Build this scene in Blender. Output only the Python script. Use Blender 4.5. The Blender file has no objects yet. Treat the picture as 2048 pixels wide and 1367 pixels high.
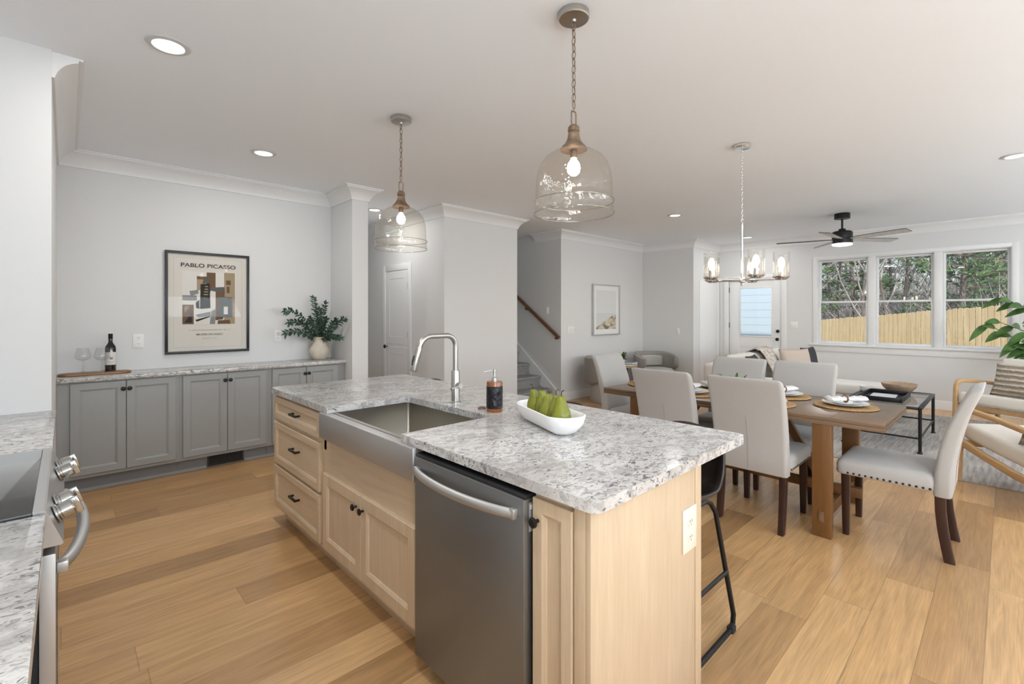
import bpy, bmesh, math, random
from mathutils import Vector, Matrix
random.seed(7)
SC = bpy.context.scene
COL = SC.collection
PI = math.pi

# ------------------------------------------------------------------ camera
cam_d = bpy.data.cameras.new('camera')
cam_d.sensor_fit = 'HORIZONTAL'
cam_d.sensor_width = 36.0
cam_d.lens = 940.0 / 2048.0 * 36.0
cam_d.shift_y = -54.5 / 2048.0
cam_d.clip_start = 0.02
cam_d.clip_end = 300
cam = bpy.data.objects.new('camera', cam_d)
COL.objects.link(cam)
cam.location = (0, 0, 1.40)
cam.rotation_euler = (PI / 2, 0, math.radians(-43.5))
SC.camera = cam

# ------------------------------------------------------------------ view, world, sun, added fill light
SC.view_settings.view_transform = 'Standard'
SC.view_settings.look = 'None'
SC.view_settings.exposure = -0.03
SC.view_settings.gamma = 1.0
SC.view_settings.use_curve_mapping = False
SC.cycles.use_denoising = True
SC.cycles.max_bounces = 10
SC.cycles.diffuse_bounces = 6
SC.cycles.transparent_max_bounces = 24
SC.cycles.caustics_reflective = False
SC.cycles.caustics_refractive = False
SC.cycles.sample_clamp_indirect = 6.0

world = bpy.data.worlds.new('sky')
SC.world = world
world.use_nodes = True
wn = world.node_tree.nodes
wl = world.node_tree.links
sky = wn.new('ShaderNodeTexSky')
sky.sky_type = 'NISHITA'
sky.sun_disc = False
sky.sun_elevation = math.radians(38)
sky.sun_rotation = math.radians(215)
sky.air_density = 1.0
sky.dust_density = 2.0
wl.new(sky.outputs[0], wn['Background'].inputs[0])
wn['Background'].inputs[1].default_value = 0.30

sun_d = bpy.data.lights.new('sun', 'SUN')
sun_d.energy = 4.2
sun_d.angle = math.radians(1.0)
sun_d.color = (1.0, 0.95, 0.87)
sun = bpy.data.objects.new('sun', sun_d)
COL.objects.link(sun)
sun.rotation_euler = Vector((0.80, 0.35, -0.62)).to_track_quat('-Z', 'Y').to_euler()


def area(name, loc, direction, sx, sy, power, color=(1, 1, 1), spread=180):
    d = bpy.data.lights.new(name, 'AREA')
    d.shape = 'RECTANGLE'
    d.size = sx
    d.size_y = sy
    d.energy = power
    d.color = color
    d.spread = math.radians(spread)
    o = bpy.data.objects.new(name, d)
    COL.objects.link(o)
    o.location = loc
    o.rotation_euler = Vector(direction).to_track_quat('-Z', 'Z').to_euler()
    return o


# added fill lamps tilted up, in three made-up openings behind the camera's right shoulder
FILL_TINT = (0.84, 0.93, 1.0)
area('window_daylight', (2.1, -3.04, 1.6), (0, 0.45, 0.89), 2.2, 1.1, 96, FILL_TINT)
area('window_daylight', (5.0, -3.04, 1.6), (0, 0.45, 0.89), 2.2, 1.1, 96, FILL_TINT)
area('window_daylight', (7.9, -3.04, 1.6), (0, 0.45, 0.89), 1.9, 1.1, 55, FILL_TINT)
# another added fill lamp, in an invented kitchen opening behind the left shoulder
area('window_daylight', (-0.62, -2.1, 1.62), (0.62, 0.2, 0.75), 1.6, 1.1, 120, FILL_TINT)

# ------------------------------------------------------------------ mesh builder
class MB:
    def __init__(self):
        self.bm = bmesh.new()
        self.mi = 0

    def _m(self, faces):
        for f in faces:
            f.material_index = self.mi
        return faces

    def face(self, pts):
        f = self.bm.faces.new([self.bm.verts.new(p) for p in pts])
        f.material_index = self.mi
        return f

    def box(self, x0, x1, y0, y1, z0, z1, b=0.0, seg=2):
        v = [self.bm.verts.new((x, y, z)) for z in (z0, z1) for y in (y0, y1) for x in (x0, x1)]
        idx = [(0, 2, 3, 1), (4, 5, 7, 6), (0, 1, 5, 4), (2, 6, 7, 3), (0, 4, 6, 2), (1, 3, 7, 5)]
        fs = [self.bm.faces.new([v[i] for i in q]) for q in idx]
        self._m(fs)
        if b > 0:
            es = set(e for f in fs for e in f.edges)
            r = bmesh.ops.bevel(self.bm, geom=list(es), offset=b, segments=seg, profile=0.5, affect='EDGES')
            self._m(r['faces'])
        return self

    def loft(self, secs, cap=True, closed=True, ring=False):
        n = len(secs[0])
        vs = [[self.bm.verts.new(p) for p in s] for s in secs]
        rng = range(len(secs)) if ring else range(len(secs) - 1)
        for i in rng:
            a, b = vs[i], vs[(i + 1) % len(secs)]
            for j in range(n if closed else n - 1):
                k = (j + 1) % n
                self._m([self.bm.faces.new((a[j], a[k], b[k], b[j]))])
        if cap and not ring and closed:
            self._m([self.bm.faces.new(list(reversed(vs[0]))), self.bm.faces.new(vs[-1])])
        return self

    def lathe(self, prof, c=(0, 0, 0), seg=24, ring=False):
        """prof: list of (r, z); r = 0 ends become poles"""
        rings = []
        for r, z in prof:
            if r < 1e-6:
                rings.append([self.bm.verts.new((c[0], c[1], c[2] + z))])
            else:
                rings.append([self.bm.verts.new((c[0] + r * math.cos(2 * PI * k / seg), c[1] + r * math.sin(2 * PI * k / seg), c[2] + z)) for k in range(seg)])
        m = len(rings)
        for i in range(m if ring else m - 1):
            a, b = rings[i], rings[(i + 1) % m]
            for k in range(seg):
                l = (k + 1) % seg
                if len(a) == 1 and len(b) == 1:
                    continue
                if len(a) == 1:
                    f = (a[0], b[l], b[k])
                elif len(b) == 1:
                    f = (a[k], a[l], b[0])
                else:
                    f = (a[k], a[l], b[l], b[k])
                self._m([self.bm.faces.new(f)])
        return self

    def tube(self, pts, r, seg=10, closed=False, cap=True, flat=1.0):
        """round bar along points; r number or list"""
        pts = [Vector(p) for p in pts]
        n = len(pts)
        rs = r if isinstance(r, (list, tuple)) else [r] * n
        secs = []
        up = None
        for i in range(n):
            if closed:
                t = pts[(i + 1) % n] - pts[i - 1]
            else:
                t = pts[min(i + 1, n - 1)] - pts[max(i - 1, 0)]
            t.normalize()
            if up is None:
                up = Vector((0, 0, 1)) if abs(t.z) < 0.9 else Vector((1, 0, 0))
            s = t.cross(up)
            s.normalize()
            up = s.cross(t)
            secs.append([pts[i] + (s * math.cos(2 * PI * k / seg) + up * flat * math.sin(2 * PI * k / seg)) * rs[i] for k in range(seg)])
        return self.loft(secs, cap=cap and not closed, ring=closed)

    def cyl(self, p0, p1, r, r2=None, seg=20):
        return self.tube([p0, p1], [r, r if r2 is None else r2], seg)

    def prism(self, poly, axis, a, b):
        """poly of 2D points extruded along an axis from a to b; axis 'x': poly=(y,z), 'y': (x,z), 'z': (x,y)"""
        def P(q, t):
            return {'x': (t, q[0], q[1]), 'y': (q[0], t, q[1]), 'z': (q[0], q[1], t)}[axis]
        return self.loft([[P(q, a) for q in poly], [P(q, b) for q in poly]])

    def bev(self, off, seg=2, ang=30):
        es = [e for e in self.bm.edges if len(e.link_faces) == 2 and e.calc_face_angle(0) > math.radians(ang)]
        bmesh.ops.bevel(self.bm, geom=es, offset=off, segments=seg, profile=0.5, affect='EDGES')
        return self

    def build(self, name, mat, parent=None, smooth=35, sub=0, recalc=True):
        if recalc:
            bmesh.ops.recalc_face_normals(self.bm, faces=self.bm.faces[:])
        me = bpy.data.meshes.new(name)
        self.bm.to_mesh(me)
        self.bm.free()
        for m in (mat if isinstance(mat, (list, tuple)) else [mat]):
            me.materials.append(m)
        if smooth:
            for p in me.polygons:
                p.use_smooth = True
            if smooth < 180:
                me.set_sharp_from_angle(angle=math.radians(smooth))
        o = bpy.data.objects.new(name, me)
        COL.objects.link(o)
        if parent is not None:
            o.parent = parent
        if sub:
            s = o.modifiers.new('smooth', 'SUBSURF')
            s.levels = sub
            s.render_levels = sub
        return o


def thing(name, label, cat, loc=(0, 0, 0), rz=0.0, group=None):
    o = bpy.data.objects.new(name, None)
    o.empty_display_size = 0.1
    COL.objects.link(o)
    o.location = loc
    o.rotation_euler = (0, 0, rz)
    o['label'] = label
    o['category'] = cat
    if group:
        o['group'] = group
    return o


def tag(o, label, cat, group=None, kind=None, loc=None):
    o['label'] = label
    o['category'] = cat
    if group:
        o['group'] = group
    if kind:
        o['kind'] = kind
    if loc is not None:
        o.location = loc
    return o


def struct(o):
    o['kind'] = 'structure'
    return o


def dup(root, label, loc, rz, group=None):
    r = root.copy()
    COL.objects.link(r)
    r.location = loc
    r.rotation_euler = (0, 0, rz)
    r['label'] = label
    if group:
        r['group'] = group
    for ch in list(root.children):
        c = ch.copy()
        COL.objects.link(c)
        c.parent = r
        for g in list(ch.children):
            d = g.copy()
            COL.objects.link(d)
            d.parent = c
    return r


def rrect(w, d, r, n=4):
    pts = []
    for cx, cy, a0 in ((w / 2 - r, d / 2 - r, 0), (-w / 2 + r, d / 2 - r, 90), (-w / 2 + r, -d / 2 + r, 180), (w / 2 - r, -d / 2 + r, 270)):
        for k in range(n + 1):
            a = math.radians(a0 + 90.0 * k / n)
            pts.append((cx + r * math.cos(a), cy + r * math.sin(a)))
    return pts


def pillow(mb, w, h, t, n=14, pinch=0.06):
    """cushion standing in the xz plane, thick along y, centred on its bottom edge"""
    def P(i, j, s):
        u = -1 + 2.0 * i / n
        v = -1 + 2.0 * j / n
        k = (max(0, 1 - u ** 4) * max(0, 1 - v ** 4)) ** 0.55
        x = u * (1 - pinch * (1 - v * v) * abs(u)) * w / 2
        z = v * (1 - pinch * (1 - u * u) * abs(v)) * h / 2 + h / 2
        return (x, s * k * t / 2, z)
    F = [[mb.bm.verts.new(P(i, j, 1)) for j in range(n + 1)] for i in range(n + 1)]
    B = [[F[i][j] if i in (0, n) or j in (0, n) else mb.bm.verts.new(P(i, j, -1)) for j in range(n + 1)] for i in range(n + 1)]
    for i in range(n):
        for j in range(n):
            mb._m([mb.bm.faces.new((F[i][j], F[i + 1][j], F[i + 1][j + 1], F[i][j + 1]))])
            mb._m([mb.bm.faces.new((B[i][j], B[i][j + 1], B[i + 1][j + 1], B[i + 1][j]))])
    return mb


def shaker(mb, org, ux, n, w, h, rail=0.055, t=0.02, rec=0.011, raised=False):
    """framed door or drawer front; org = lower left corner on the cabinet face"""
    org, ux, n, uz = Vector(org), Vector(ux), Vector(n), Vector((0, 0, 1))
    prof = [(0, 0), (0, t - 0.003), (0.003, t), (rail - 0.004, t), (rail, t - 0.003), (rail + 0.007, t - 0.006), (rail + 0.010, t - rec)]
    secs = []
    for i, d in prof:
        secs.append([org + ux * a + uz * b + n * d for a, b in ((i, i), (w - i, i), (w - i, h - i), (i, h - i))])
    mb.loft(secs)
    return mb


def knob(name, parent, pos, n, mat, r=0.016, length=0.028):
    """turned cabinet knob pointing along n"""
    prof = [(0.006, 0), (0.005, length * 0.45), (0.009, length * 0.55), (r, length * 0.72), (r, length * 0.88), (r * 0.7, length), (0.0, length)]
    mb = MB()
    mb.lathe(prof, seg=18)
    q = Vector((0, 0, 1)).rotation_difference(Vector(n))
    bmesh.ops.transform(mb.bm, matrix=Matrix.Translation(Vector(pos)) @ q.to_matrix().to_4x4(), verts=mb.bm.verts[:])
    return mb.build(name, mat, parent)


def leaf(mb, base, d, up, L, W, droop=0.25, fold=0.18, n=5):
    """a leaf blade as a bent, folded strip with a little thickness"""
    base, d, up = Vector(base), Vector(d).normalized(), Vector(up)
    s = d.cross(up)
    if s.length < 1e-4:
        s = d.cross(Vector((1, 0, 0)))
    s.normalize()
    u = s.cross(d).normalized()
    rows = []
    for i in range(n + 1):
        t = i / n
        w = W * 0.5 * (math.sin(PI * min(1, t ** 0.8)) ** 0.8 if 0 < t < 1 else 0.03)
        c = base + d * (L * t) - Vector((0, 0, 1)) * (droop * L * t * t)
        rows.append([c - s * w + u * (fold * w), c, c + s * w + u * (fold * w)])
    vs = [[mb.bm.verts.new(p) for p in r] for r in rows]
    for i in range(n):
        for j in range(2):
            mb._m([mb.bm.faces.new((vs[i][j], vs[i][j + 1], vs[i + 1][j + 1], vs[i + 1][j]))])


def arc(c, r, a0, a1, n, plane='xz'):
    out = []
    for k in range(n + 1):
        a = math.radians(a0 + (a1 - a0) * k / n)
        p, q = r * math.cos(a), r * math.sin(a)
        out.append({'xz': (c[0] + p, c[1], c[2] + q), 'yz': (c[0], c[1] + p, c[2] + q), 'xy': (c[0] + p, c[1] + q, c[2])}[plane])
    return out


# ------------------------------------------------------------------ materials
def new_mat(name):
    m = bpy.data.materials.new(name)
    m.use_nodes = True
    nt = m.node_tree
    return m, nt.nodes, nt.links, nt.nodes['Principled BSDF']


def pbr(name, col, rough=0.5, metal=0.0, bump=0.0, bscale=40.0, spec=0.5, stretch=(1, 1, 1), var=0.0, coat=0.0, sheen=0.0):
    m, N, L, p = new_mat(name)
    p.inputs['Base Color'].default_value = (*col, 1)
    p.inputs['Roughness'].default_value = rough
    p.inputs['Metallic'].default_value = metal
    p.inputs['Specular IOR Level'].default_value = spec
    p.inputs['Coat Weight'].default_value = coat
    p.inputs['Sheen Weight'].default_value = sheen
    if bump or var:
        tc = N.new('ShaderNodeTexCoord')
        mp = N.new('ShaderNodeMapping')
        mp.inputs['Scale'].default_value = stretch
        nz = N.new('ShaderNodeTexNoise')
        nz.inputs['Scale'].default_value = bscale
        nz.inputs['Detail'].default_value = 4
        L.new(tc.outputs['Object'], mp.inputs[0])
        L.new(mp.outputs[0], nz.inputs['Vector'])
        if bump:
            b = N.new('ShaderNodeBump')
            b.inputs['Strength'].default_value = bump
            b.inputs['Distance'].default_value = 0.01
            L.new(nz.outputs[0], b.inputs['Height'])
            L.new(b.outputs[0], p.inputs['Normal'])
        if var:
            r = N.new('ShaderNodeValToRGB')
            r.color_ramp.elements[0].position = 0.3
            r.color_ramp.elements[1].position = 0.7
            r.color_ramp.elements[0].color = (*[c * (1 - var) for c in col], 1)
            r.color_ramp.elements[1].color = (*[min(1, c * (1 + var)) for c in col], 1)
            L.new(nz.outputs[0], r.inputs[0])
            L.new(r.outputs[0], p.inputs['Base Color'])
    return m


def emit(name, col, strength):
    m, N, L, p = new_mat(name)
    p.inputs['Base Color'].default_value = (*col, 1)
    p.inputs['Emission Color'].default_value = (*col, 1)
    p.inputs['Emission Strength'].default_value = strength
    return m


def thin_glass(name, tint=(1, 1, 1), refl=0.9, rough=0.0, bumps=0.0, bscale=60.0, floor=0.04):
    """clear pane: straight-through transparency mixed with a mirror by Fresnel"""
    m = bpy.data.materials.new(name)
    m.use_nodes = True
    N, L = m.node_tree.nodes, m.node_tree.links
    N.clear()
    out = N.new('ShaderNodeOutputMaterial')
    mix = N.new('ShaderNodeMixShader')
    tr = N.new('ShaderNodeBsdfTransparent')
    tr.inputs[0].default_value = (*tint, 1)
    gl = N.new('ShaderNodeBsdfGlossy')
    gl.inputs['Roughness'].default_value = rough
    lw = N.new('ShaderNodeLayerWeight')
    lw.inputs[0].default_value = 0.25
    mr = N.new('ShaderNodeMapRange')
    mr.inputs[1].default_value = 0
    mr.inputs[2].default_value = 1
    mr.inputs[3].default_value = floor
    mr.inputs[4].default_value = refl
    L.new(lw.outputs['Facing'], mr.inputs[0])
    pw = N.new('ShaderNodeMath')
    pw.operation = 'POWER'
    pw.inputs[1].default_value = 2.2
    L.new(lw.outputs['Facing'], pw.inputs[0])
    L.new(pw.outputs[0], mr.inputs[0])
    L.new(mr.outputs[0], mix.inputs[0])
    L.new(tr.outputs[0], mix.inputs[1])
    L.new(gl.outputs[0], mix.inputs[2])
    L.new(mix.outputs[0], out.inputs[0])
    if bumps:
        tc = N.new('ShaderNodeTexCoord')
        nz = N.new('ShaderNodeTexNoise')
        nz.inputs['Scale'].default_value = bscale
        b = N.new('ShaderNodeBump')
        b.inputs['Strength'].default_value = bumps
        b.inputs['Distance'].default_value = 0.01
        L.new(tc.outputs['Object'], nz.inputs['Vector'])
        L.new(nz.outputs[0], b.inputs['Height'])
        L.new(b.outputs[0], gl.inputs['Normal'])
        L.new(b.outputs[0], lw.inputs['Normal'])
    return m


def wood(name, cols, axis='z', scale=1.0, rough=0.45, contrast=(0.3, 0.7), grain=0.35, bump=0.05):
    """long-grained timber; axis = grain direction"""
    m, N, L, p = new_mat(name)
    p.inputs['Roughness'].default_value = rough
    tc = N.new('ShaderNodeTexCoord')
    mp = N.new('ShaderNodeMapping')
    s = {'x': (0.6, 9, 9), 'y': (9, 0.6, 9), 'z': (9, 9, 0.6)}[axis]
    mp.inputs['Scale'].default_value = [v * scale for v in s]
    n1 = N.new('ShaderNodeTexNoise')
    n1.inputs['Scale'].default_value = 1.0
    n1.inputs['Detail'].default_value = 5
    n1.inputs['Distortion'].default_value = 1.4
    n2 = N.new('ShaderNodeTexNoise')
    n2.inputs['Scale'].default_value = 9.0
    n2.inputs['Detail'].default_value = 3
    mx = N.new('ShaderNodeMix')
    mx.inputs[0].default_value = grain
    r = N.new('ShaderNodeValToRGB')
    r.color_ramp.elements[0].position = contrast[0]
    r.color_ramp.elements[1].position = contrast[1]
    r.color_ramp.elements[0].color = (*cols[0], 1)
    r.color_ramp.elements[1].color = (*cols[1], 1)
    L.new(tc.outputs['Object'], mp.inputs[0])
    L.new(mp.outputs[0], n1.inputs['Vector'])
    L.new(mp.outputs[0], n2.inputs['Vector'])
    L.new(n1.outputs[0], mx.inputs[2])
    L.new(n2.outputs[0], mx.inputs[3])
    L.new(mx.outputs[0], r.inputs[0])
    L.new(r.outputs[0], p.inputs['Base Color'])
    if bump:
        b = N.new('ShaderNodeBump')
        b.inputs['Strength'].default_value = bump
        b.inputs['Distance'].default_value = 0.004
        L.new(mx.outputs[0], b.inputs['Height'])
        L.new(b.outputs[0], p.inputs['Normal'])
    return m


def oak_floor(name):
    m, N, L, p = new_mat(name)
    W, LEN = 0.19, 1.25

    def math_(op, a, b=None):
        n = N.new('ShaderNodeMath')
        n.operation = op
        for i, v in enumerate((a, b)):
            if v is None:
                continue
            if isinstance(v, (int, float)):
                n.inputs[i].default_value = v
            else:
                L.new(v, n.inputs[i])
        return n.outputs[0]
    tc = N.new('ShaderNodeTexCoord')
    sp = N.new('ShaderNodeSeparateXYZ')
    L.new(tc.outputs['Object'], sp.inputs[0])
    yy = math_('DIVIDE', math_('ADD', sp.outputs[1], 0.125), W)
    row = math_('FLOOR', yy)
    wn1 = N.new('ShaderNodeTexWhiteNoise')
    wn1.noise_dimensions = '1D'
    L.new(row, wn1.inputs['W'])
    xx = math_('ADD', math_('DIVIDE', sp.outputs[0], LEN), math_('MULTIPLY', wn1.outputs[0], 7.3))
    colm = math_('FLOOR', xx)
    cb = N.new('ShaderNodeCombineXYZ')
    L.new(row, cb.inputs[0])
    L.new(colm, cb.inputs[1])
    wn2 = N.new('ShaderNodeTexWhiteNoise')
    wn2.noise_dimensions = '3D'
    L.new(cb.outputs[0], wn2.inputs['Vector'])
    # grain
    off = N.new('ShaderNodeVectorMath')
    off.operation = 'MULTIPLY_ADD'
    L.new(wn2.outputs['Color'], off.inputs[0])
    off.inputs[1].default_value = (31, 17, 9)
    L.new(tc.outputs['Object'], off.inputs[2])
    mp = N.new('ShaderNodeMapping')
    mp.inputs['Scale'].default_value = (0.9, 9.0, 1)
    L.new(off.outputs[0], mp.inputs[0])
    n1 = N.new('ShaderNodeTexNoise')
    n1.inputs['Scale'].default_value = 1.6
    n1.inputs['Detail'].default_value = 6
    n1.inputs['Distortion'].default_value = 2.2
    L.new(mp.outputs[0], n1.inputs['Vector'])
    mp2 = N.new('ShaderNodeMapping')
    mp2.inputs['Scale'].default_value = (4, 120, 1)
    L.new(off.outputs[0], mp2.inputs[0])
    n2 = N.new('ShaderNodeTexNoise')
    n2.inputs['Scale'].default_value = 1.5
    n2.inputs['Detail'].default_value = 3
    L.new(mp2.outputs[0], n2.inputs['Vector'])
    # plank tone
    ramp = N.new('ShaderNodeValToRGB')
    cr = ramp.color_ramp
    cr.elements[0].position = 0.0
    cr.elements[0].color = FLOOR_COLS[0]
    cr.elements[1].position = 1.0
    cr.elements[1].color = FLOOR_COLS[3]
    e = cr.elements.new(0.35)
    e.color = FLOOR_COLS[1]
    e = cr.elements.new(0.7)
    e.color = FLOOR_COLS[2]
    L.new(wn2.outputs['Value'], ramp.inputs[0])
    g = math_('ADD', math_('MULTIPLY', n1.outputs[0], 0.55), math_('MULTIPLY', n2.outputs[0], 0.45))
    gr = N.new('ShaderNodeMapRange')
    gr.inputs[1].default_value = 0.3
    gr.inputs[2].default_value = 0.7
    gr.inputs[3].default_value = 0.70
    gr.inputs[4].default_value = 1.22
    L.new(g, gr.inputs[0])
    mul = N.new('ShaderNodeVectorMath')
    mul.operation = 'SCALE'
    L.new(ramp.outputs[0], mul.inputs[0])
    L.new(gr.outputs[0], mul.inputs['Scale'])
    # seams
    fy = math_('FRACT', yy)
    fx = math_('FRACT', xx)
    ey = math_('MULTIPLY', math_('MINIMUM', fy, math_('SUBTRACT', 1.0, fy)), W)
    ex = math_('MULTIPLY', math_('MINIMUM', fx, math_('SUBTRACT', 1.0, fx)), LEN)
    ed = math_('MINIMUM', ex, ey)
    sm = N.new('ShaderNodeMapRange')
    sm.inputs[1].default_value = 0.0006
    sm.inputs[2].default_value = 0.0022
    sm.inputs[3].default_value = 0.62
    sm.inputs[4].default_value = 1.0
    L.new(ed, sm.inputs[0])
    mul2 = N.new('ShaderNodeVectorMath')
    mul2.operation = 'SCALE'
    L.new(mul.outputs[0], mul2.inputs[0])
    L.new(sm.outputs[0], mul2.inputs['Scale'])
    L.new(mul2.outputs[0], p.inputs['Base Color'])
    p.inputs['Roughness'].default_value = 0.30
    b = N.new('ShaderNodeBump')
    b.inputs['Strength'].default_value = 0.12
    b.inputs['Distance'].default_value = 0.003
    L.new(math_('ADD', n2.outputs[0], math_('MULTIPLY', sm.outputs[0], 2.0)), b.inputs['Height'])
    L.new(b.outputs[0], p.inputs['Normal'])
    return m


def granite(name, sc=1.0):
    m, N, L, p = new_mat(name)
    tc = N.new('ShaderNodeTexCoord')
    mp = N.new('ShaderNodeMapping')
    mp.inputs['Scale'].default_value = (sc * 0.62, sc, sc)
    mp.inputs['Rotation'].default_value = (0, 0, 0.35)
    L.new(tc.outputs['Object'], mp.inputs[0])

    def noise(scale, detail, dist, lo, hi, c0, c1, seed):
        mm = N.new('ShaderNodeVectorMath')
        mm.operation = 'ADD'
        mm.inputs[1].default_value = (seed, seed * 0.7, seed * 1.3)
        L.new(mp.outputs[0], mm.inputs[0])
        n = N.new('ShaderNodeTexNoise')
        n.inputs['Scale'].default_value = scale
        n.inputs['Detail'].default_value = detail
        n.inputs['Distortion'].default_value = dist
        L.new(mm.outputs[0], n.inputs['Vector'])
        r = N.new('ShaderNodeValToRGB')
        r.color_ramp.elements[0].position = lo
        r.color_ramp.elements[1].position = hi
        r.color_ramp.elements[0].color = (*c0, 1) if len(c0) == 3 else c0
        r.color_ramp.elements[1].color = (*c1, 1) if len(c1) == 3 else c1
        L.new(n.outputs[0], r.inputs[0])
        return r.outputs[0], n.outputs[0]

    def mix(fac, a, b):
        x = N.new('ShaderNodeMix')
        x.data_type = 'RGBA'
        L.new(fac, x.inputs[0])
        L.new(a, x.inputs[6])
        if isinstance(b, tuple):
            x.inputs[7].default_value = (*b, 1)
        else:
            L.new(b, x.inputs[7])
        return x.outputs[2]
    base, _ = noise(5.0, 5, 0.4, 0.35, 0.68, (0.70, 0.685, 0.665), (0.50, 0.475, 0.455), 1.7)
    patch, _ = noise(19, 7, 1.4, 0.49, 0.62, (0, 0, 0), (0.8, 0.8, 0.8), 4.1)
    c = mix(patch, base, (0.37, 0.355, 0.345))
    # clusters gate the dark flecks
    gate, _ = noise(6.5, 3, 0.6, 0.37, 0.60, (0, 0, 0), (1, 1, 1), 9.2)
    fl, _ = noise(54, 3, 1.6, 0.565, 0.61, (0, 0, 0), (1, 1, 1), 2.3)
    mlt = N.new('ShaderNodeMath')
    mlt.operation = 'MULTIPLY'
    L.new(gate, mlt.inputs[0])
    L.new(fl, mlt.inputs[1])
    c = mix(mlt.outputs[0], c, (0.15, 0.146, 0.146))
    fl2, _ = noise(34, 2, 2.2, 0.64, 0.67, (0, 0, 0), (0.9, 0.9, 0.9), 6.6)
    c = mix(fl2, c, (0.12, 0.116, 0.116))
    fl3, _ = noise(80, 3, 1.0, 0.55, 0.66, (0, 0, 0), (0.65, 0.65, 0.65), 3.4)
    c = mix(fl3, c, (0.30, 0.29, 0.29))
    L.new(c, p.inputs['Base Color'])
    p.inputs['Roughness'].default_value = 0.14
    p.inputs['Specular IOR Level'].default_value = 0.45
    return m


FLOOR_COLS = [(0.37, 0.212, 0.092, 1), (0.53, 0.312, 0.138, 1), (0.59, 0.357, 0.162, 1), (0.65, 0.41, 0.20, 1)]
WALL = pbr('wall_paint', (0.705, 0.71, 0.712), 0.55, bump=0.02, bscale=300)
CEIL = pbr('ceiling_paint', (0.875, 0.912, 0.955), 0.8)
TRIM = pbr('trim_paint', (0.79, 0.795, 0.80), 0.35)
DOORW = pbr('door_paint', (0.80, 0.81, 0.82), 0.38)
OAK = oak_floor('oak_floor')
GRAN = granite('granite')
MAPLE = wood('maple', ((0.54, 0.405, 0.265), (0.64, 0.50, 0.345)), 'z', 1.3, 0.42, (0.34, 0.64), 0.35)
MAPLEH = wood('maple_crosswise', ((0.54, 0.405, 0.265), (0.64, 0.50, 0.345)), 'y', 1.3, 0.42, (0.34, 0.64), 0.35)
GREYP = pbr('grey_cabinet_paint', (0.335, 0.345, 0.34), 0.42)
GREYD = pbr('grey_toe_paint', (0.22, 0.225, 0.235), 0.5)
STEEL = pbr('brushed_steel', (0.54, 0.535, 0.53), 0.42, 0.92, bump=0.02, bscale=30, stretch=(60, 1, 1))
STEELD = pbr('dark_brushed_steel', (0.255, 0.257, 0.26), 0.44, 0.9, bump=0.012, bscale=30, stretch=(1, 1, 60))
STEELB = pbr('sink_basin_steel', (0.40, 0.37, 0.32), 0.28, 1.0, bump=0.02, bscale=30, stretch=(1, 60, 1))
NICKEL = pbr('brushed_nickel', (0.50, 0.485, 0.46), 0.30, 1.0)
CHROME = pbr('chrome', (0.80, 0.80, 0.81), 0.08, 1.0)
KNOBM = pbr('polished_knob', (0.46, 0.45, 0.43), 0.14, 1.0)
BLACK = pbr('black_metal', (0.012, 0.012, 0.013), 0.38, 0.3)
BLACKP = pbr('black_plastic', (0.015, 0.015, 0.016), 0.5)
DARKGAP = pbr('dark_recess', (0.02, 0.02, 0.02), 0.8)
COOKTOP = pbr('cooktop_glass', (0.03, 0.032, 0.035), 0.08, coat=0.6)
PLASTW = pbr('white_plastic', (0.82, 0.82, 0.81), 0.35)
BRONZE = pbr('weathered_bronze', (0.20, 0.135, 0.09), 0.45, 0.4, var=0.35, bscale=30)
GLASSP = thin_glass('seeded_amber_glass', (0.955, 0.935, 0.895), 0.85, 0.01, 0.5, 32, 0.07)
GLASSC = thin_glass('clear_glass', (0.95, 0.955, 0.955), 0.9, 0.0, floor=0.08)
GLASSB = thin_glass('bubbled_shade_glass', (0.965, 0.955, 0.94), 0.85, 0.01, 0.06, 40, 0.05)
GLASSR = thin_glass('thick_glass_rim', (0.80, 0.78, 0.73), 0.9, 0.02, floor=0.30)
PANE = thin_glass('window_pane_glass', (0.96, 0.97, 0.97), 0.5, 0.0, floor=0.03)
BULB = emit('warm_bulb', (1.0, 0.87, 0.70), 22.0)
DIFF = emit('lamp_diffuser', (1.0, 0.97, 0.92), 3.0)
LINEN = pbr('linen_upholstery', (0.445, 0.432, 0.415), 0.9, bump=0.10, bscale=420, var=0.06, sheen=0.2)
LINENL = pbr('cream_upholstery', (0.72, 0.68, 0.61), 0.9, bump=0.10, bscale=300, var=0.05, sheen=0.2)
WALNUT = wood('walnut_leg', ((0.022, 0.009, 0.007), (0.050, 0.020, 0.013)), 'z', 2, 0.35)
TABLEW = wood('table_wood', ((0.135, 0.083, 0.049), (0.215, 0.138, 0.085)), 'y', 1.2, 0.30)
TABLEL = wood('table_leg_wood', ((0.135, 0.058, 0.017), (0.215, 0.10, 0.032)), 'z', 1.2, 0.4)
OAKF = wood('oak_frame', ((0.44, 0.27, 0.12), (0.60, 0.385, 0.19)), 'x', 1.5, 0.42)
LEATHER = pbr('dark_leather', (0.022, 0.016, 0.014), 0.36, bump=0.05, bscale=120)
GREYW = pbr('grey_woven_fabric', (0.30, 0.285, 0.265), 0.95, bump=0.25, bscale=160, var=0.25, stretch=(1, 1, 2))
GREYL = pbr('light_grey_fabric', (0.47, 0.455, 0.43), 0.95, bump=0.1, bscale=200)
PIPING = pbr('pale_piping', (0.66, 0.63, 0.58), 0.8)
SEAGRASS = pbr('woven_seagrass', (0.46, 0.29, 0.13), 0.85, bump=0.6, bscale=90, var=0.4)
PLATEW = pbr('white_glaze', (0.84, 0.84, 0.84), 0.18)
NAPKIN = pbr('white_napkin', (0.84, 0.84, 0.84), 0.9, bump=0.1, bscale=200)
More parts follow.
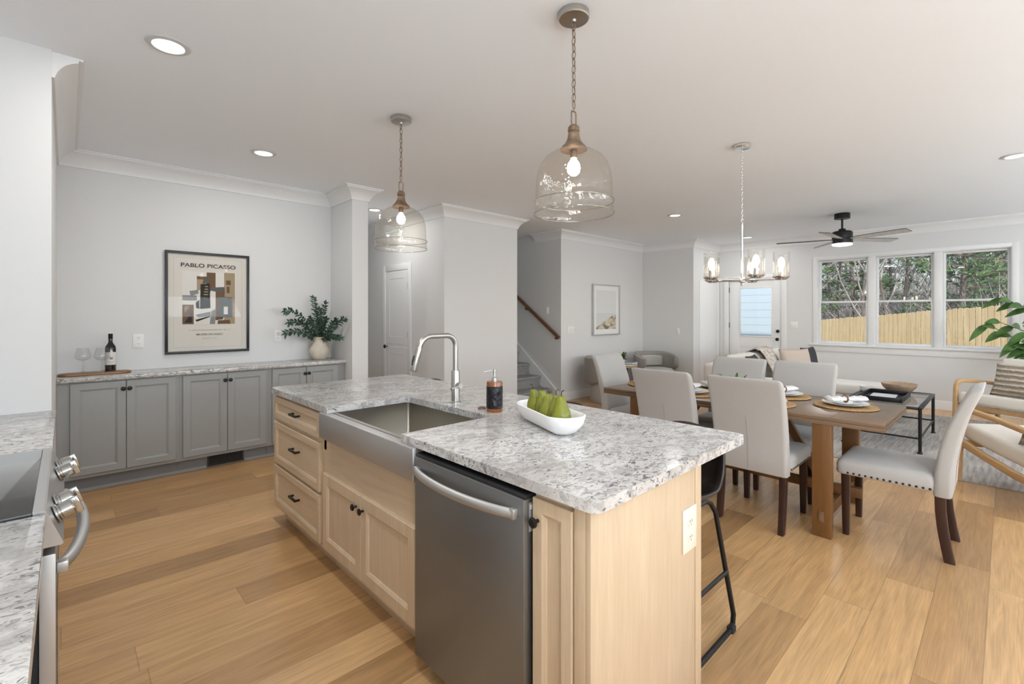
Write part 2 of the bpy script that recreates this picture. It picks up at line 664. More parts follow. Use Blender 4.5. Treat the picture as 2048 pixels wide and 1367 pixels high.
PEAR = pbr('pear_skin', (0.20, 0.215, 0.018), 0.32, var=0.28, bscale=22)
STEM = pbr('brown_stem', (0.05, 0.03, 0.015), 0.7)
LEAFD = pbr('dark_blue_green_leaf', (0.020, 0.060, 0.038), 0.45, var=0.4, bscale=12)
LEAFG = pbr('green_leaf', (0.055, 0.13, 0.025), 0.4, var=0.45, bscale=9)
CERAM = pbr('cream_stoneware', (0.62, 0.555, 0.46), 0.65, var=0.08, bscale=20, bump=0.08)
# ------------------------------------------------------------------ room shell
ZC = 2.76


def wallbox(name, boxes, mat=None):
    mb = MB()
    for b in boxes:
        mb.box(*b)
    return struct(mb.build(name, mat or WALL, smooth=0))


mb = MB()
mb.box(-0.84, 9.50, -3.34, 8.12, -0.12, 0.0)
struct(mb.build('floor', OAK, smooth=0))
mb = MB()
mb.box(-0.84, 9.50, -3.34, 8.12, ZC, ZC + 0.12)
struct(mb.build('ceiling', CEIL, smooth=0))

wallbox('wall_kitchen', [(-0.84, -0.72, -1.25, 3.38, 0, ZC), (-0.84, -0.72, -3.34, -2.95, 0, ZC), (-0.84, -0.72, -2.95, -1.25, 0, 1.0), (-0.84, -0.72, -2.95, -1.25, 2.3, ZC)])  # unseen window opening added for the kitchen fill lamp
wallbox('wall_left', [(-0.84, -0.054, 3.38, 5.48, 0, ZC)])
wallbox('wall_buffet', [(-0.054, 2.21, 5.36, 5.48, 0, ZC)])
wallbox('wall_hall', [(2.21, 2.39, 4.80, 8.0, 0, ZC)])
wallbox('wall_hall_end', [(2.21, 3.43, 8.0, 8.12, 0, ZC)])
wallbox('wall_pantry', [(3.43, 4.70, 4.845, 8.0, 0, ZC)])
wallbox('wall_stair_end', [(4.70, 5.81, 8.0, 8.12, 0, ZC)])
wallbox('wall_stair', [(5.81, 8.40, 4.97, 8.0, 0, ZC)])
wallbox('wall_alcove', [(8.28, 9.50, 3.93, 4.97, 0, ZC)])
# window wall with its door opening and three window openings
WX0, WX1 = 9.36, 9.50
win_c = (1.89, 1.10, 0.31)
WH = 0.355
ZB, ZT = 0.905, 2.335
bx = [(WX0, WX1, 3.74, 3.93, 0, ZC), (WX0, WX1, 2.79, 3.74, 2.055, ZC), (WX0, WX1, win_c[0] + WH, 2.79, 0, ZC),
      (WX0, WX1, win_c[2] - WH, win_c[0] + WH, 0, ZB), (WX0, WX1, win_c[2] - WH, win_c[0] + WH, ZT, ZC),
      (WX0, WX1, win_c[1] + WH, win_c[0] - WH, ZB, ZT), (WX0, WX1, win_c[2] + WH, win_c[1] - WH, ZB, ZT),
      (WX0, WX1, -3.34, win_c[2] - WH, 0, ZC)]
wallbox('wall_window', bx)
# wall behind the camera's right shoulder, its three openings invented for the fill lamps
xs = [(0.95, 3.25), (3.85, 6.15), (6.9, 8.9)]
bx = [(-0.72, 9.36, -3.34, -3.2, 0, 0.7), (-0.72, 9.36, -3.34, -3.2, 2.4, ZC)]
e = -0.72
for a, b in xs:
    bx.append((e, a, -3.34, -3.2, 0.7, 2.4))
    e = b
bx.append((e, 9.36, -3.34, -3.2, 0.7, 2.4))
wallbox('wall_right', bx)


def sweep(path, prof, name, mat):
    """mitred moulding along the right hand side of a floor-plan path"""
    P = [Vector(p) for p in path]
    secs = []
    for i, p in enumerate(P):
        ns = []
        if i > 0:
            d = (P[i] - P[i - 1]).normalized()
            ns.append(Vector((d.y, -d.x)))
        if i < len(P) - 1:
            d = (P[i + 1] - P[i]).normalized()
            ns.append(Vector((d.y, -d.x)))
        m = ns[0] if len(ns) == 1 else (ns[0] + ns[1]) / (1 + ns[0].dot(ns[1]))
        secs.append([(p.x + m.x * o, p.y + m.y * o, z) for o, z in prof])
    mb = MB()
    mb.loft(secs)
    return struct(mb.build(name, mat, smooth=25))


CROWN = [(0.0, -0.132), (0.012, -0.132), (0.014, -0.120), (0.022, -0.098), (0.036, -0.074), (0.055, -0.052), (0.078, -0.036), (0.098, -0.027), (0.104, -0.024), (0.104, -0.012), (0.122, -0.012), (0.122, -0.0005), (0.0, -0.0005)]
CROWN = [(o, ZC + z) for o, z in CROWN]
BASE = [(0.0, 0.0005), (0.014, 0.0005), (0.014, 0.118), (0.010, 0.130), (0.0, 0.132)]
sweep([(-0.054, 3.40), (-0.054, 5.36), (2.21, 5.36), (2.21, 4.80), (2.39, 4.80), (2.39, 8.0), (3.43, 8.0), (3.43, 4.845), (4.70, 4.845), (4.70, 5.55)], CROWN, 'trim_1', TRIM)
sweep([(5.81, 5.55), (5.81, 4.97), (8.28, 4.97), (8.28, 3.93), (9.36, 3.93), (9.36, -3.19)], CROWN, 'trim_2', TRIM)
sweep([(2.21, 4.93), (2.21, 4.80), (2.39, 4.80), (2.39, 8.0), (3.43, 8.0), (3.43, 6.42)], BASE, 'baseboard_hall', TRIM)
sweep([(3.43, 5.60), (3.43, 4.845), (4.70, 4.845), (4.70, 4.95)], BASE, 'baseboard_pantry', TRIM)
sweep([(5.81, 5.0), (5.81, 4.97), (8.28, 4.97), (8.28, 3.93), (8.50, 3.93)], BASE, 'baseboard_left', TRIM)
sweep([(9.36, 2.70), (9.36, -3.19)], BASE, 'baseboard_window', TRIM)

# ------------------------------------------------------------------ windows
mb = MB()
y0, y1 = win_c[2] - WH, win_c[0] + WH
c = 0.018
mb.box(WX0 - c, WX0, y1, y1 + 0.062, ZB, ZT + 0.055, 0.002)
mb.box(WX0 - c, WX0, y0 - 0.062, y0, ZB, ZT + 0.055, 0.002)
mb.box(WX0 - c, WX0, y0, y1, ZT, ZT + 0.055, 0.002)
mb.box(WX0 - c, WX0, win_c[1] + WH, win_c[0] - WH, ZB, ZT, 0.002)
mb.box(WX0 - c, WX0, win_c[2] + WH, win_c[1] - WH, ZB, ZT, 0.002)
mb.box(WX0 - 0.055, WX0, y0 - 0.11, y1 + 0.11, ZB - 0.026, ZB, 0.005)
mb.box(WX0 - 0.018, WX0, y0 - 0.085, y1 + 0.085, ZB - 0.125, ZB - 0.026, 0.003)
struct(mb.build('trim_3', TRIM))
for k, yc in enumerate(win_c):
    w = thing('window_%d' % (k + 1), '', '', (WX0, yc, ZB))
    for key in ('label', 'category'):
        del w[key]
    struct(w)
    H = ZT - ZB
    mb = MB()
    for sgn in (-1, 1):
        mb.box(0.0, 0.14, sgn * WH - 0.012 * (sgn > 0), sgn * WH + 0.012 * (sgn < 0), 0, H)
    mb.box(0.0, 0.14, -WH + 0.012, WH - 0.012, H - 0.012, H)
    mb.box(0.0, 0.16, -WH + 0.012, WH - 0.012, 0, 0.012)
    mb.build('window_frame', TRIM, w, smooth=0)
    meet = 0.69

    def sash(x, za, zb, bot):
        m = MB()
        s = 0.030
        m.box(x, x + 0.035, -WH + 0.0125, -WH + 0.0125 + s, za, zb, 0.003)
        m.box(x, x + 0.035, WH - 0.0125 - s, WH - 0.0125, za, zb, 0.003)
        m.box(x, x + 0.035, -WH + 0.0125 + s, WH - 0.0125 - s, za, za + bot, 0.003)
        m.box(x, x + 0.035, -WH + 0.0125 + s, WH - 0.0125 - s, zb - s, zb, 0.003)
        o = m.build('sash', TRIM, w)
        g = MB()
        g.box(x + 0.014, x + 0.018, -WH + 0.0125 + s, WH - 0.0125 - s, za + bot, zb - s)
        g.build('pane', PANE, o, smooth=0)
    sash(0.035, 0.013, meet + 0.032, 0.036)
    sash(0.075, meet, H - 0.013, 0.034)

# ------------------------------------------------------------------ back door in the window wall (door_2)
d2 = struct(bpy.data.objects.new('door_2', None))
COL.objects.link(d2)
d2.location = (WX0, 3.265, 0)
mb = MB()
for a, b in ((-0.462 - 0.09, -0.462), (0.462, 0.462 + 0.09)):
    mb.box(-0.018, 0.0, a, b, 0, 2.14, 0.003)
mb.box(-0.018, 0.0, -0.462, 0.462, 2.052, 2.14, 0.003)
mb.build('casing', TRIM, d2)
mb = MB()
X = (0.012, 0.052)
g0, g1, gz0, gz1 = -0.315, 0.275, 0.985, 1.915
mb.box(*X, -0.46, g0, 0.012, 2.045, 0.002)
mb.box(*X, g1, 0.46, 0.012, 2.045, 0.002)
mb.box(*X, g0, g1, gz1, 2.045)
mb.box(*X, g0, g1, 0.80, gz0)
mb.box(*X, g0, g1, 0.012, 0.20)
mb.box(X[0] + 0.010, X[1], g0, g1, 0.20, 0.80)
mb.box(X[0] + 0.002, X[1], g0 + 0.05, g1 - 0.05, 0.25, 0.75, 0.006)
mb.build('door_slab', DOORW, d2)
mb = MB()
for a, b, p, q in ((g0, g1, gz0, gz0 + 0.022), (g0, g1, gz1 - 0.022, gz1)):
    mb.box(X[0] - 0.008, X[0] + 0.02, a, b, p, q, 0.003)
for a, b in ((g0, g0 + 0.022), (g1 - 0.022, g1)):
    mb.box(X[0] - 0.008, X[0] + 0.02, a, b, gz0 + 0.022, gz1 - 0.022, 0.003)
mb.build('glass_frame', TRIM, d2)
mb = MB()
mb.box(X[0] + 0.018, X[0] + 0.022, g0 + 0.022, g1 - 0.022, gz0 + 0.022, gz1 - 0.022)
mb.build('pane', PANE, d2, smooth=0)
knob('door_knob', d2, (X[0], -0.402, 0.955), (-1, 0, 0), BLACK, 0.030, 0.060)
knob('deadbolt', d2, (X[0], -0.402, 1.10), (-1, 0, 0), BLACK, 0.030, 0.022)
for z in (0.30, 1.20, 1.88):
    mb = MB()
    mb.box(-0.004, 0.012, 0.455, 0.470, z - 0.05, z + 0.05, 0.002)
    mb.build('hinge', BLACK, d2)

# ------------------------------------------------------------------ panel door in the hall (door_1), on the pantry block's side
d1 = struct(bpy.data.objects.new('door_1', None))
COL.objects.link(d1)
d1.location = (3.43, 6.0, 0)
mb = MB()
mb.box(-0.016, 0.0, -0.395, -0.305, 0, 2.12, 0.003)
mb.box(-0.016, 0.0, 0.305, 0.395, 0, 2.12, 0.003)
mb.box(-0.016, 0.0, -0.305, 0.305, 2.03, 2.12, 0.003)
mb.build('casing', TRIM, d1)
mb = MB()
mb.box(-0.008, 0.0, -0.302, 0.302, 0.01, 2.025)
shaker(mb, (-0.004, 0.300, 0.98), (0, -1, 0), (-1, 0, 0), 0.600, 1.042, 0.11, 0.008, 0.007)
shaker(mb, (-0.004, 0.300, 0.012), (0, -1, 0), (-1, 0, 0), 0.600, 0.93, 0.11, 0.008, 0.007)
mb.build('door_slab', DOORW, d1)
knob('door_knob', d1, (-0.012, 0.245, 0.94), (-1, 0, 0), BLACK, 0.028, 0.062)
for z in (0.3, 1.12, 1.80):
    mb = MB()
    mb.box(-0.014, -0.006, -0.312, -0.298, z - 0.045, z + 0.045, 0.002)
    mb.build('hinge', BLACK, d1)

# ------------------------------------------------------------------ flat door on the alcove's side (door_3)
d3 = struct(bpy.data.objects.new('door_3', None))
COL.objects.link(d3)
d3.location = (8.92, 3.93, 0)
mb = MB()
mb.box(-0.40, 0.34, -0.010, 0.0, 0.01, 2.045, 0.002)
mb.build('door_slab', DOORW, d3)
mb = MB()
mb.box(0.345, 0.425, -0.020, 0.0, 0.0, 2.06, 0.003)
mb.build('casing', TRIM, d3)

# ------------------------------------------------------------------ stairs
st = thing('staircase', 'grey carpeted stairs rising beside the white wall, behind the pears', 'stairs', (5.255, 5.02, 0))
CARPET = pbr('grey_carpet', (0.30, 0.29, 0.285), 1.0, bump=0.6, bscale=90, var=0.4)
for k in range(7):
    mb = MB()
    y = 0.13 + 0.26 * k
    secs = []
    for x in (-0.553, 0.524):
        prof = [(y, 0.19 * k), (y, 0.19 * (k + 1) - 0.05), (y - 0.02, 0.19 * (k + 1) - 0.042), (y - 0.028, 0.19 * (k + 1) - 0.022), (y - 0.02, 0.19 * (k + 1) - 0.004), (y, 0.19 * (k + 1)), (y + 0.256, 0.19 * (k + 1)), (y + 0.256, 0.19 * k)]
        secs.append([(x, p, q) for p, q in prof])
    mb.loft(secs)
    mb.build('step', CARPET, st)
mb = MB()
pr = [(0.0, 0.0), (0.0, 0.155), (1.9, 1.665), (1.9, 0.0)]
mb.prism(pr, 'x', 0.526, 0.552)
mb.build('skirt_board', TRIM, st)
hr = thing('handrail', 'brown wooden handrail sloping down the stair wall', 'handrail', (5.75, 4.96, 1.03))
RAILW = wood('rail_wood', ((0.12, 0.055, 0.028), (0.21, 0.105, 0.055)), 'y', 2, 0.4)
mb = MB()
A, B = Vector((0, 0, 0)), Vector((0, 1.7, 1.7 * 0.708))
d = (B - A).normalized()
u = Vector((0, -d.z, d.y))
secs = []
for p in (A, B):
    secs.append([p + Vector((a, 0, 0)) + u * b for a, b in rrect(0.044, 0.058, 0.018)])
mb.loft(secs)
mb.build('rail', RAILW, hr)
for t in (0.06, 0.9):
    mb = MB()
    p = A + d * t
    mb.tube([p - u * 0.028, p - u * 0.06, p - u * 0.07 + Vector((0.03, 0, 0)), p - u * 0.07 + Vector((0.0585, 0, 0))], 0.008)
    mb.build('bracket', BLACK, hr)


# ------------------------------------------------------------------ outlets and switches
def outlet(name, label, cat, loc, rz, w=0.075, h=0.118, kind='outlet', mat=PLASTW, group=None):
    """plate faces local -y"""
    t = thing(name, label, cat, loc, rz, group)
    mb = MB()
    mb.box(-w / 2, w / 2, -0.006, 0.0, -h / 2, h / 2, 0.002)
    mb.build('cover_plate', mat, t)
    if kind == 'outlet':
        for z in (-0.027, 0.027):
            mb = MB()
            mb.loft([[(x, y, z + q) for x, q in rrect(0.036, 0.034, 0.012)] for y in (-0.006, -0.009)])
            r = mb.build('receptacle', mat, t)
            m2 = MB()
            m2.box(-0.008, -0.0055, -0.0095, -0.0088, z - 0.002, z + 0.008)
            m2.box(0.0055, 0.008, -0.0095, -0.0088, z - 0.002, z + 0.008)
            m2.cyl((0, -0.0095, z - 0.009), (0, -0.0088, z - 0.009), 0.0022, seg=8)
            m2.build('slots', DARKGAP, r, smooth=0)
    else:
        n = max(1, round((w - 0.03) / 0.046))
        for i in range(n):
            x = (i - (n - 1) / 2) * 0.046
            mb = MB()
            mb.box(x - 0.016, x + 0.016, -0.010, -0.006, -0.033, 0.033, 0.002)
            mb.build('rocker', mat, t)
    return t


outlet('wall_outlet', 'white wall outlet between the wine bottle and the framed poster', 'outlet', (0.470, 5.36, 1.165), 0, 0.078, 0.125)
outlet('wall_outlet', 'white wall outlet left of the leafy pitcher', 'outlet', (1.640, 5.36, 1.174), 0, 0.072, 0.125)
outlet('wall_switch', 'white triple switch plate left of the dune print', 'switch', (6.05, 4.97, 1.147), 0, 0.165, 0.12, 'switch')
outlet('wall_switch', 'white single switch plate on the grey end wall above the curved chair', 'switch', (8.28, 4.23, 1.09), -PI / 2, 0.075, 0.12, 'switch')
outlet('wall_switch', 'white double switch plate between the back door and the windows', 'switch', (9.36, 2.60, 1.215), -PI / 2, 0.12, 0.12, 'switch')
outlet('wall_switch', 'white switch plate above the stair handrail', 'switch', (5.81, 5.27, 1.47), -PI / 2, 0.075, 0.12, 'switch')

# ------------------------------------------------------------------ ceiling fittings
RINGM = pbr('lamp_ring', (0.60, 0.60, 0.60), 0.4)


def can_light(label, x, y, power=9):
    t = thing('recessed_light', label, 'ceiling light', (x, y, ZC), 0, 'recessed ceiling lights')
    mb = MB()
    mb.lathe([(0.066, -0.004), (0.070, -0.010), (0.092, -0.006), (0.097, -0.0005), (0.066, -0.0005)], seg=36, ring=True)
    mb.build('trim_ring', RINGM, t)
    mb = MB()
    mb.lathe([(0, -0.0045), (0.0655, -0.0045), (0.0655, -0.0005), (0, -0.0005)], seg=36)
    mb.build('diffuser', DIFF, t)
    d = bpy.data.lights.new('recessed_lamp', 'AREA')
    d.shape = 'DISK'
    d.size = 0.12
    d.energy = power
    d.color = (1.0, 0.98, 0.95)
    o = bpy.data.objects.new('recessed_lamp', d)
    COL.objects.link(o)
    o.parent = t
    o.location = (0, 0, -0.014)
    return t


can_light('nearest and largest recessed ceiling light, at the upper left', 0.375, 2.914, 7)
can_light('recessed ceiling light above the grey cabinets and framed poster', 1.204, 4.30, 9)
can_light('recessed ceiling light in the hall beside the left glass pendant', 2.90, 5.642, 8)
can_light('recessed ceiling light between the right pendant and the chandelier', 6.038, 3.126)
can_light('farthest recessed ceiling light, just behind the chandelier rod', 8.68, 3.138, 7)
can_light('recessed ceiling light cut off at the right edge', 5.894, -0.051)
can_light('recessed ceiling light over the aisle between range and island', 0.45, 0.9, 15)  # out of view, added to brighten the floor on the left
mb = MB()
mb.lathe([(0, -0.036), (0.045, -0.036), (0.060, -0.026), (0.066, -0.004), (0.066, -0.0005), (0, -0.0005)], seg=30)
tag(mb.build('smoke_detector', PLASTW), 'small white smoke detector on the ceiling behind the right glass pendant', 'smoke detector', loc=(5.06, 4.33, ZC))
# ------------------------------------------------------------------ kitchen island
FX = 1.035          # face of the island cabinets (doors stand proud towards -x)
NX = (-1, 0, 0)
UY = (0, -1, 0)


def pull(parent, y, z, L=0.10):
    mb = MB()
    x = 1.015
    for s in (-1, 1):
        mb.box(x - 0.030, x - 0.0002, y + s * L / 2 - 0.005, y + s * L / 2 + 0.005, z - 0.006, z + 0.006, 0.002)
    mb.box(x - 0.034, x - 0.022, y - L / 2 - 0.006, y + L / 2 + 0.006, z - 0.006, z + 0.006, 0.002)
    mb.build('pull_handle', BLACK, parent)


t = thing('drawer_cabinet', 'maple island cabinet of three drawers with black bar pulls, left of the sink', 'cabinet', (0, 0, 0))
mb = MB()
mb.box(FX, 1.645, 2.595, 3.41, 0.105, 0.876)
mb.box(1.10, 1.645, 2.595, 3.41, 0.0, 0.105)
mb.build('carcass', MAPLE, t, smooth=0)
for za, zb, zp in ((0.712, 0.855, 0.793), (0.418, 0.688, 0.578), (0.135, 0.398, 0.292)):
    mb = MB()
    shaker(mb, (FX - 0.0002, 3.395, za), UY, NX, 0.775, zb - za, 0.042, 0.0198)
    o = mb.build('drawer_front', MAPLEH, t, smooth=30)
    pull(o, 2.965, zp)

t = thing('sink_cabinet', 'maple island cabinet with two panelled doors under the steel sink', 'cabinet', (0, 0, 0))
mb = MB()
mb.box(FX, 1.645, 1.600, 2.594, 0.105, 0.66)
mb.box(FX, FX + 0.02, 1.600, 2.594, 0.66, 0.735)
mb.box(1.56, 1.645, 1.600, 2.594, 0.66, 0.876)
mb.box(1.10, 1.645, 1.600, 2.594, 0.0, 0.105)
mb.box(FX, 1.56, 2.565, 2.594, 0.66, 0.876)
mb.box(FX, 1.56, 1.600, 1.612, 0.66, 0.73)
mb.build('carcass', MAPLEH, t, smooth=0)
for y, ky, dw_ in ((2.576, 2.158, 0.458), (2.114, 2.085, 0.478)):
    mb = MB()
    shaker(mb, (FX - 0.0002, y, 0.135), UY, NX, dw_, 0.405, 0.058, 0.0198)
    o = mb.build('door', MAPLE, t, smooth=30)
    knob('knob', o, (1.0152, ky, 0.478), NX, BLACK)

# narrow cabinet at the near end
t = thing('narrow_cabinet', 'narrow maple island cabinet with one tall panelled door at the near corner', 'cabinet', (0, 0, 0))
mb = MB()
mb.box(FX, 1.645, 0.786, 0.985, 0.105, 0.876)
mb.box(1.10, 1.645, 0.786, 0.985, 0.0, 0.105)
mb.build('carcass', MAPLE, t, smooth=0)
mb = MB()
shaker(mb, (FX - 0.0002, 0.982, 0.105), UY, NX, 0.152, 0.748, 0.042, 0.0198)
o = mb.build('door', MAPLE, t, smooth=30)
knob('knob', o, (1.0152, 0.958, 0.79), NX, BLACK)
mb = MB()
mb.box(1.02, FX, 0.786, 0.826, 0.0, 0.876, 0.002)
mb.build('corner_stile', MAPLE, t)
mb = MB()
mb.box(1.02, 1.628, 0.768, 0.786, 0.0, 0.876, 0.002)
mb.box(1.628, 1.672, 0.764, 0.786, 0.0, 0.876, 0.002)
mb.build('end_panel', MAPLE, t)
mb = MB()
mb.box(1.646, 1.664, 0.787, 3.41, 0.0, 0.876)
tag(mb.build('back_panel', MAPLE, smooth=0), 'plain maple back panel of the island, behind the stools', 'panel')

# dishwasher
t = thing('dishwasher', 'stainless steel dishwasher with a curved bar handle, built into the island', 'dishwasher', (0, 0, 0))
mb = MB()
mb.box(1.046, 1.62, 0.992, 1.597, 0.02, 0.862)
mb.build('tub', BLACKP, t, smooth=0)
mb = MB()
mb.box(0.990, 1.045, 0.993, 1.5965, 0.075, 0.846, 0.004)
mb.build('door', STEELD, t)
mb = MB()
mb.box(0.996, 1.045, 0.993, 1.5965, 0.8465, 0.858, 0.002)
mb.build('control_strip', BLACKP, t)
mb = MB()
pts, hw = [], 0.268
for k in range(25):
    u = -1 + 2 * k / 24.0
    pts.append((0.979 - 0.042 * (1 - u * u) ** 0.8, 1.296 + u * hw, 0.800))
mb.tube(pts, [0.013] * 25, 12, flat=1.25)
for s in (-1, 1):
    mb.box(0.968, 0.9902, 1.296 + s * hw - 0.013, 1.296 + s * hw + 0.013, 0.784, 0.816, 0.005)
mb.build('bar_handle', STEEL, t)
mb = MB()
mb.box(1.012, 1.036, 0.9915, 0.9928, 0.745, 0.832)
LBL = pbr('grey_label', (0.33, 0.33, 0.33), 0.5)
lab = mb.build('rating_label', LBL, t, smooth=0)
mb = MB()
mb.box(1.017, 1.031, 0.9909, 0.9914, 0.812, 0.826)
mb.build('label_patch', PLASTW, lab, smooth=0)
mb = MB()
mb.box(1.07, 1.60, 0.995, 1.597, 0.0, 0.0195)
mb.build('plinth', DARKGAP, t, smooth=0)

# worktop with the sink notch
mb = MB()
o = []


def rc(cx, cy, r, a0, a1, n=6):
    return [(cx + r * math.cos(math.radians(a0 + (a1 - a0) * k / n)), cy + r * math.sin(math.radians(a0 + (a1 - a0) * k / n))) for k in range(n + 1)]


R = 0.035
poly = rc(1.0 + R, 0.735 + R, R, 180, 270) + rc(2.02 - R, 0.735 + R, R, 270, 360) + rc(2.02 - R, 3.43 - R, R, 0, 90) + rc(1.0 + R, 3.43 - R, R, 90, 180)
poly += [(1.0, 2.478), (1.46, 2.478)] + rc(1.46, 2.448, 0.03, 90, 0, 4)[1:] + rc(1.46, 1.745, 0.03, 0, -90, 4) + [(1.0, 1.715)]
mb.prism(poly, 'z', 0.8765, 0.91)
mb.bev(0.0045, 2, 50)
tag(mb.build('worktop', GRAN, smooth=30), 'speckled white and grey granite worktop covering the whole island', 'worktop')

# apron-front sink
t = thing('farmhouse_sink', 'stainless steel farmhouse sink with a deep front apron', 'sink', (0, 0, 0))
mb = MB()
mb.box(0.984, 1.034, 1.602, 2.548, 0.742, 0.876, 0.006)
mb.build('apron', STEEL, t)
mb = MB()
xi0, xi1, yi0, yi1 = 1.055, 1.515, 1.690, 2.502
yc, xc = (yi0 + yi1) / 2, (xi0 + xi1) / 2


def ring_(w, d, r, z):
    return [(xc + a, yc + b, z) for a, b in rrect(w, d, r, 5)]


W_, D_ = xi1 - xi0, yi1 - yi0
mb.loft([ring_(W_ + 0.04, D_ + 0.04, 0.03, 0.875), ring_(W_, D_, 0.02, 0.875), ring_(W_, D_, 0.02, 0.70), ring_(W_ - 0.03, D_ - 0.03, 0.02, 0.67), ring_(0.06, 0.06, 0.029, 0.664)], cap=False)
mb.face(ring_(0.06, 0.06, 0.029, 0.664))
mb.build('basin', STEELB, t, smooth=40)
mb = MB()
mb.lathe([(0, 0.6675), (0.02, 0.6675), (0.045, 0.669), (0.05, 0.6665), (0.05, 0.665), (0, 0.665)], c=(xc, yc, 0), seg=24)
mb.build('drain', CHROME, t)

# faucet
t = thing('faucet', 'brushed nickel pull-down faucet with a squared arch spout', 'faucet', (1.582, 2.127, 0.91))
mb = MB()
mb.lathe([(0, 0), (0.030, 0), (0.030, 0.005), (0.0235, 0.008), (0.0235, 0.175), (0.021, 0.18), (0, 0.18)], seg=28)
mb.build('body', NICKEL, t)
mb = MB()
pts = [(0, 0, 0.175), (0, 0, 0.31)] + arc((-0.06, 0, 0.315), 0.06, 0, 90, 8) + arc((-0.160, 0, 0.297), 0.078, 90, 163, 8)
mb.tube(pts, 0.0145, 16)
mb.build('spout', NICKEL, t)
e0 = Vector(pts[-1])
dd = Vector((-0.27, 0, -0.96)).normalized()
mb = MB()
mb.tube([e0, e0 + dd * 0.005, e0 + dd * 0.03, e0 + dd * 0.125, e0 + dd * 0.13], [0.0145, 0.0165, 0.0165, 0.0185, 0.016], 16)
sh = mb.build('spray_head', NICKEL, t)
mb = MB()
c0 = e0 + dd * 0.075 + Vector((-0.0165, 0, 0.004))
mb.tube([c0 - dd * 0.026, c0, c0 + dd * 0.026], [0.005, 0.0075, 0.005], 10)
mb.build('spray_button', BLACKP, sh)
mb = MB()
mb.cyl((0, -0.02, 0.098), (0.0, -0.052, 0.098), 0.0165)
mb.tube([(0.0, -0.043, 0.098), (-0.028, -0.050, 0.094), (-0.07, -0.055, 0.088)], 0.006, 10)
mb.build('lever_handle', NICKEL, t)

mb = MB()
mb.lathe([(0, 0), (0.021, 0), (0.021, 0.006), (0.017, 0.010), (0.011, 0.0105), (0.010, 0.007), (0, 0.007)], seg=24)
tag(mb.build('air_switch_button', BRONZE), 'small round bronze button set in the granite beside the soap dispenser', 'button', loc=(1.573, 1.885, 0.91))

# soap dispenser
AMBER = pbr('brown_bottle', (0.25, 0.085, 0.025), 0.2)
HAMM = pbr('black_hammered', (0.012, 0.012, 0.016), 0.16, 0.2, bump=0.9, bscale=70, stretch=(1, 1, 0.55))
t = thing('soap_dispenser', 'dark hammered soap dispenser with brown ends and a steel pump', 'soap dispenser', (1.578, 1.792, 0.91))
mb = MB()
mb.lathe([(0, 0), (0.0385, 0), (0.040, 0.003), (0.040, 0.148), (0.0385, 0.152), (0, 0.152)], seg=32)
mb.build('bottle', AMBER, t)
mb = MB()
mb.lathe([(0.0401, 0.018), (0.0418, 0.020), (0.0418, 0.128), (0.0401, 0.130)], seg=32, ring=True)
mb.build('sleeve', HAMM, t)
mb = MB()
mb.lathe([(0, 0.1525), (0.014, 0.1525), (0.014, 0.170), (0.010, 0.172), (0.0065, 0.175), (0.0065, 0.198), (0.008, 0.20), (0.008, 0.214), (0, 0.214)], seg=20)
mb.tube([(0, 0, 0.206), (-0.02, 0.014, 0.206), (-0.042, 0.029, 0.200)], 0.0035, 8)
mb.build('pump', STEEL, t)

# fruit bowl and pears
BC, BA = Vector((1.532, 1.38, 0.91)), math.radians(69)
t = thing('fruit_bowl', 'long white ceramic trough bowl holding green pears', 'bowl', BC, BA)
WHITEC = pbr('matt_white_ceramic', (0.86, 0.86, 0.87), 0.45)


def bsec(L, Wd, r, z, wob=0.0):
    n = 10
    out = []
    for k, (a, b) in enumerate(rrect(L, Wd, r, n)):
        out.append((a, b, z + wob * (0.5 + 0.5 * math.cos(2 * PI * a / L))))
    return out


mb = MB()
mb.loft([bsec(l * 0.78, w_ * 0.98, r_ * 0.95, z_, o_) for l, w_, r_, z_, o_ in ((0.40, 0.065, 0.032, 0.0, 0), (0.47, 0.115, 0.056, 0.014, 0), (0.545, 0.160, 0.078, 0.045, 0), (0.575, 0.176, 0.086, 0.078, -0.007), (0.575, 0.176, 0.086, 0.082, -0.007), (0.565, 0.166, 0.081, 0.084, -0.007), (0.550, 0.152, 0.074, 0.078, -0.007), (0.51, 0.130, 0.064, 0.045, 0), (0.42, 0.09, 0.044, 0.022, 0))])
mb.build('trough', WHITEC, t, smooth=60)
PP = [(0.0, 0.0), (0.012, 0.0015), (0.026, 0.008), (0.035, 0.022), (0.0375, 0.037), (0.034, 0.053), (0.0265, 0.067), (0.0205, 0.080), (0.0175, 0.092), (0.0135, 0.1005), (0.006, 0.104), (0.0, 0.1025)]
plab = ['green pear farthest from the camera in the white trough bowl', 'second green pear from the far end of the white bowl', 'middle green pear of the five in the white bowl', 'second green pear from the near end of the white bowl', 'nearest green pear in the white bowl, its stem bent']
cB, sB = math.cos(BA), math.sin(BA)
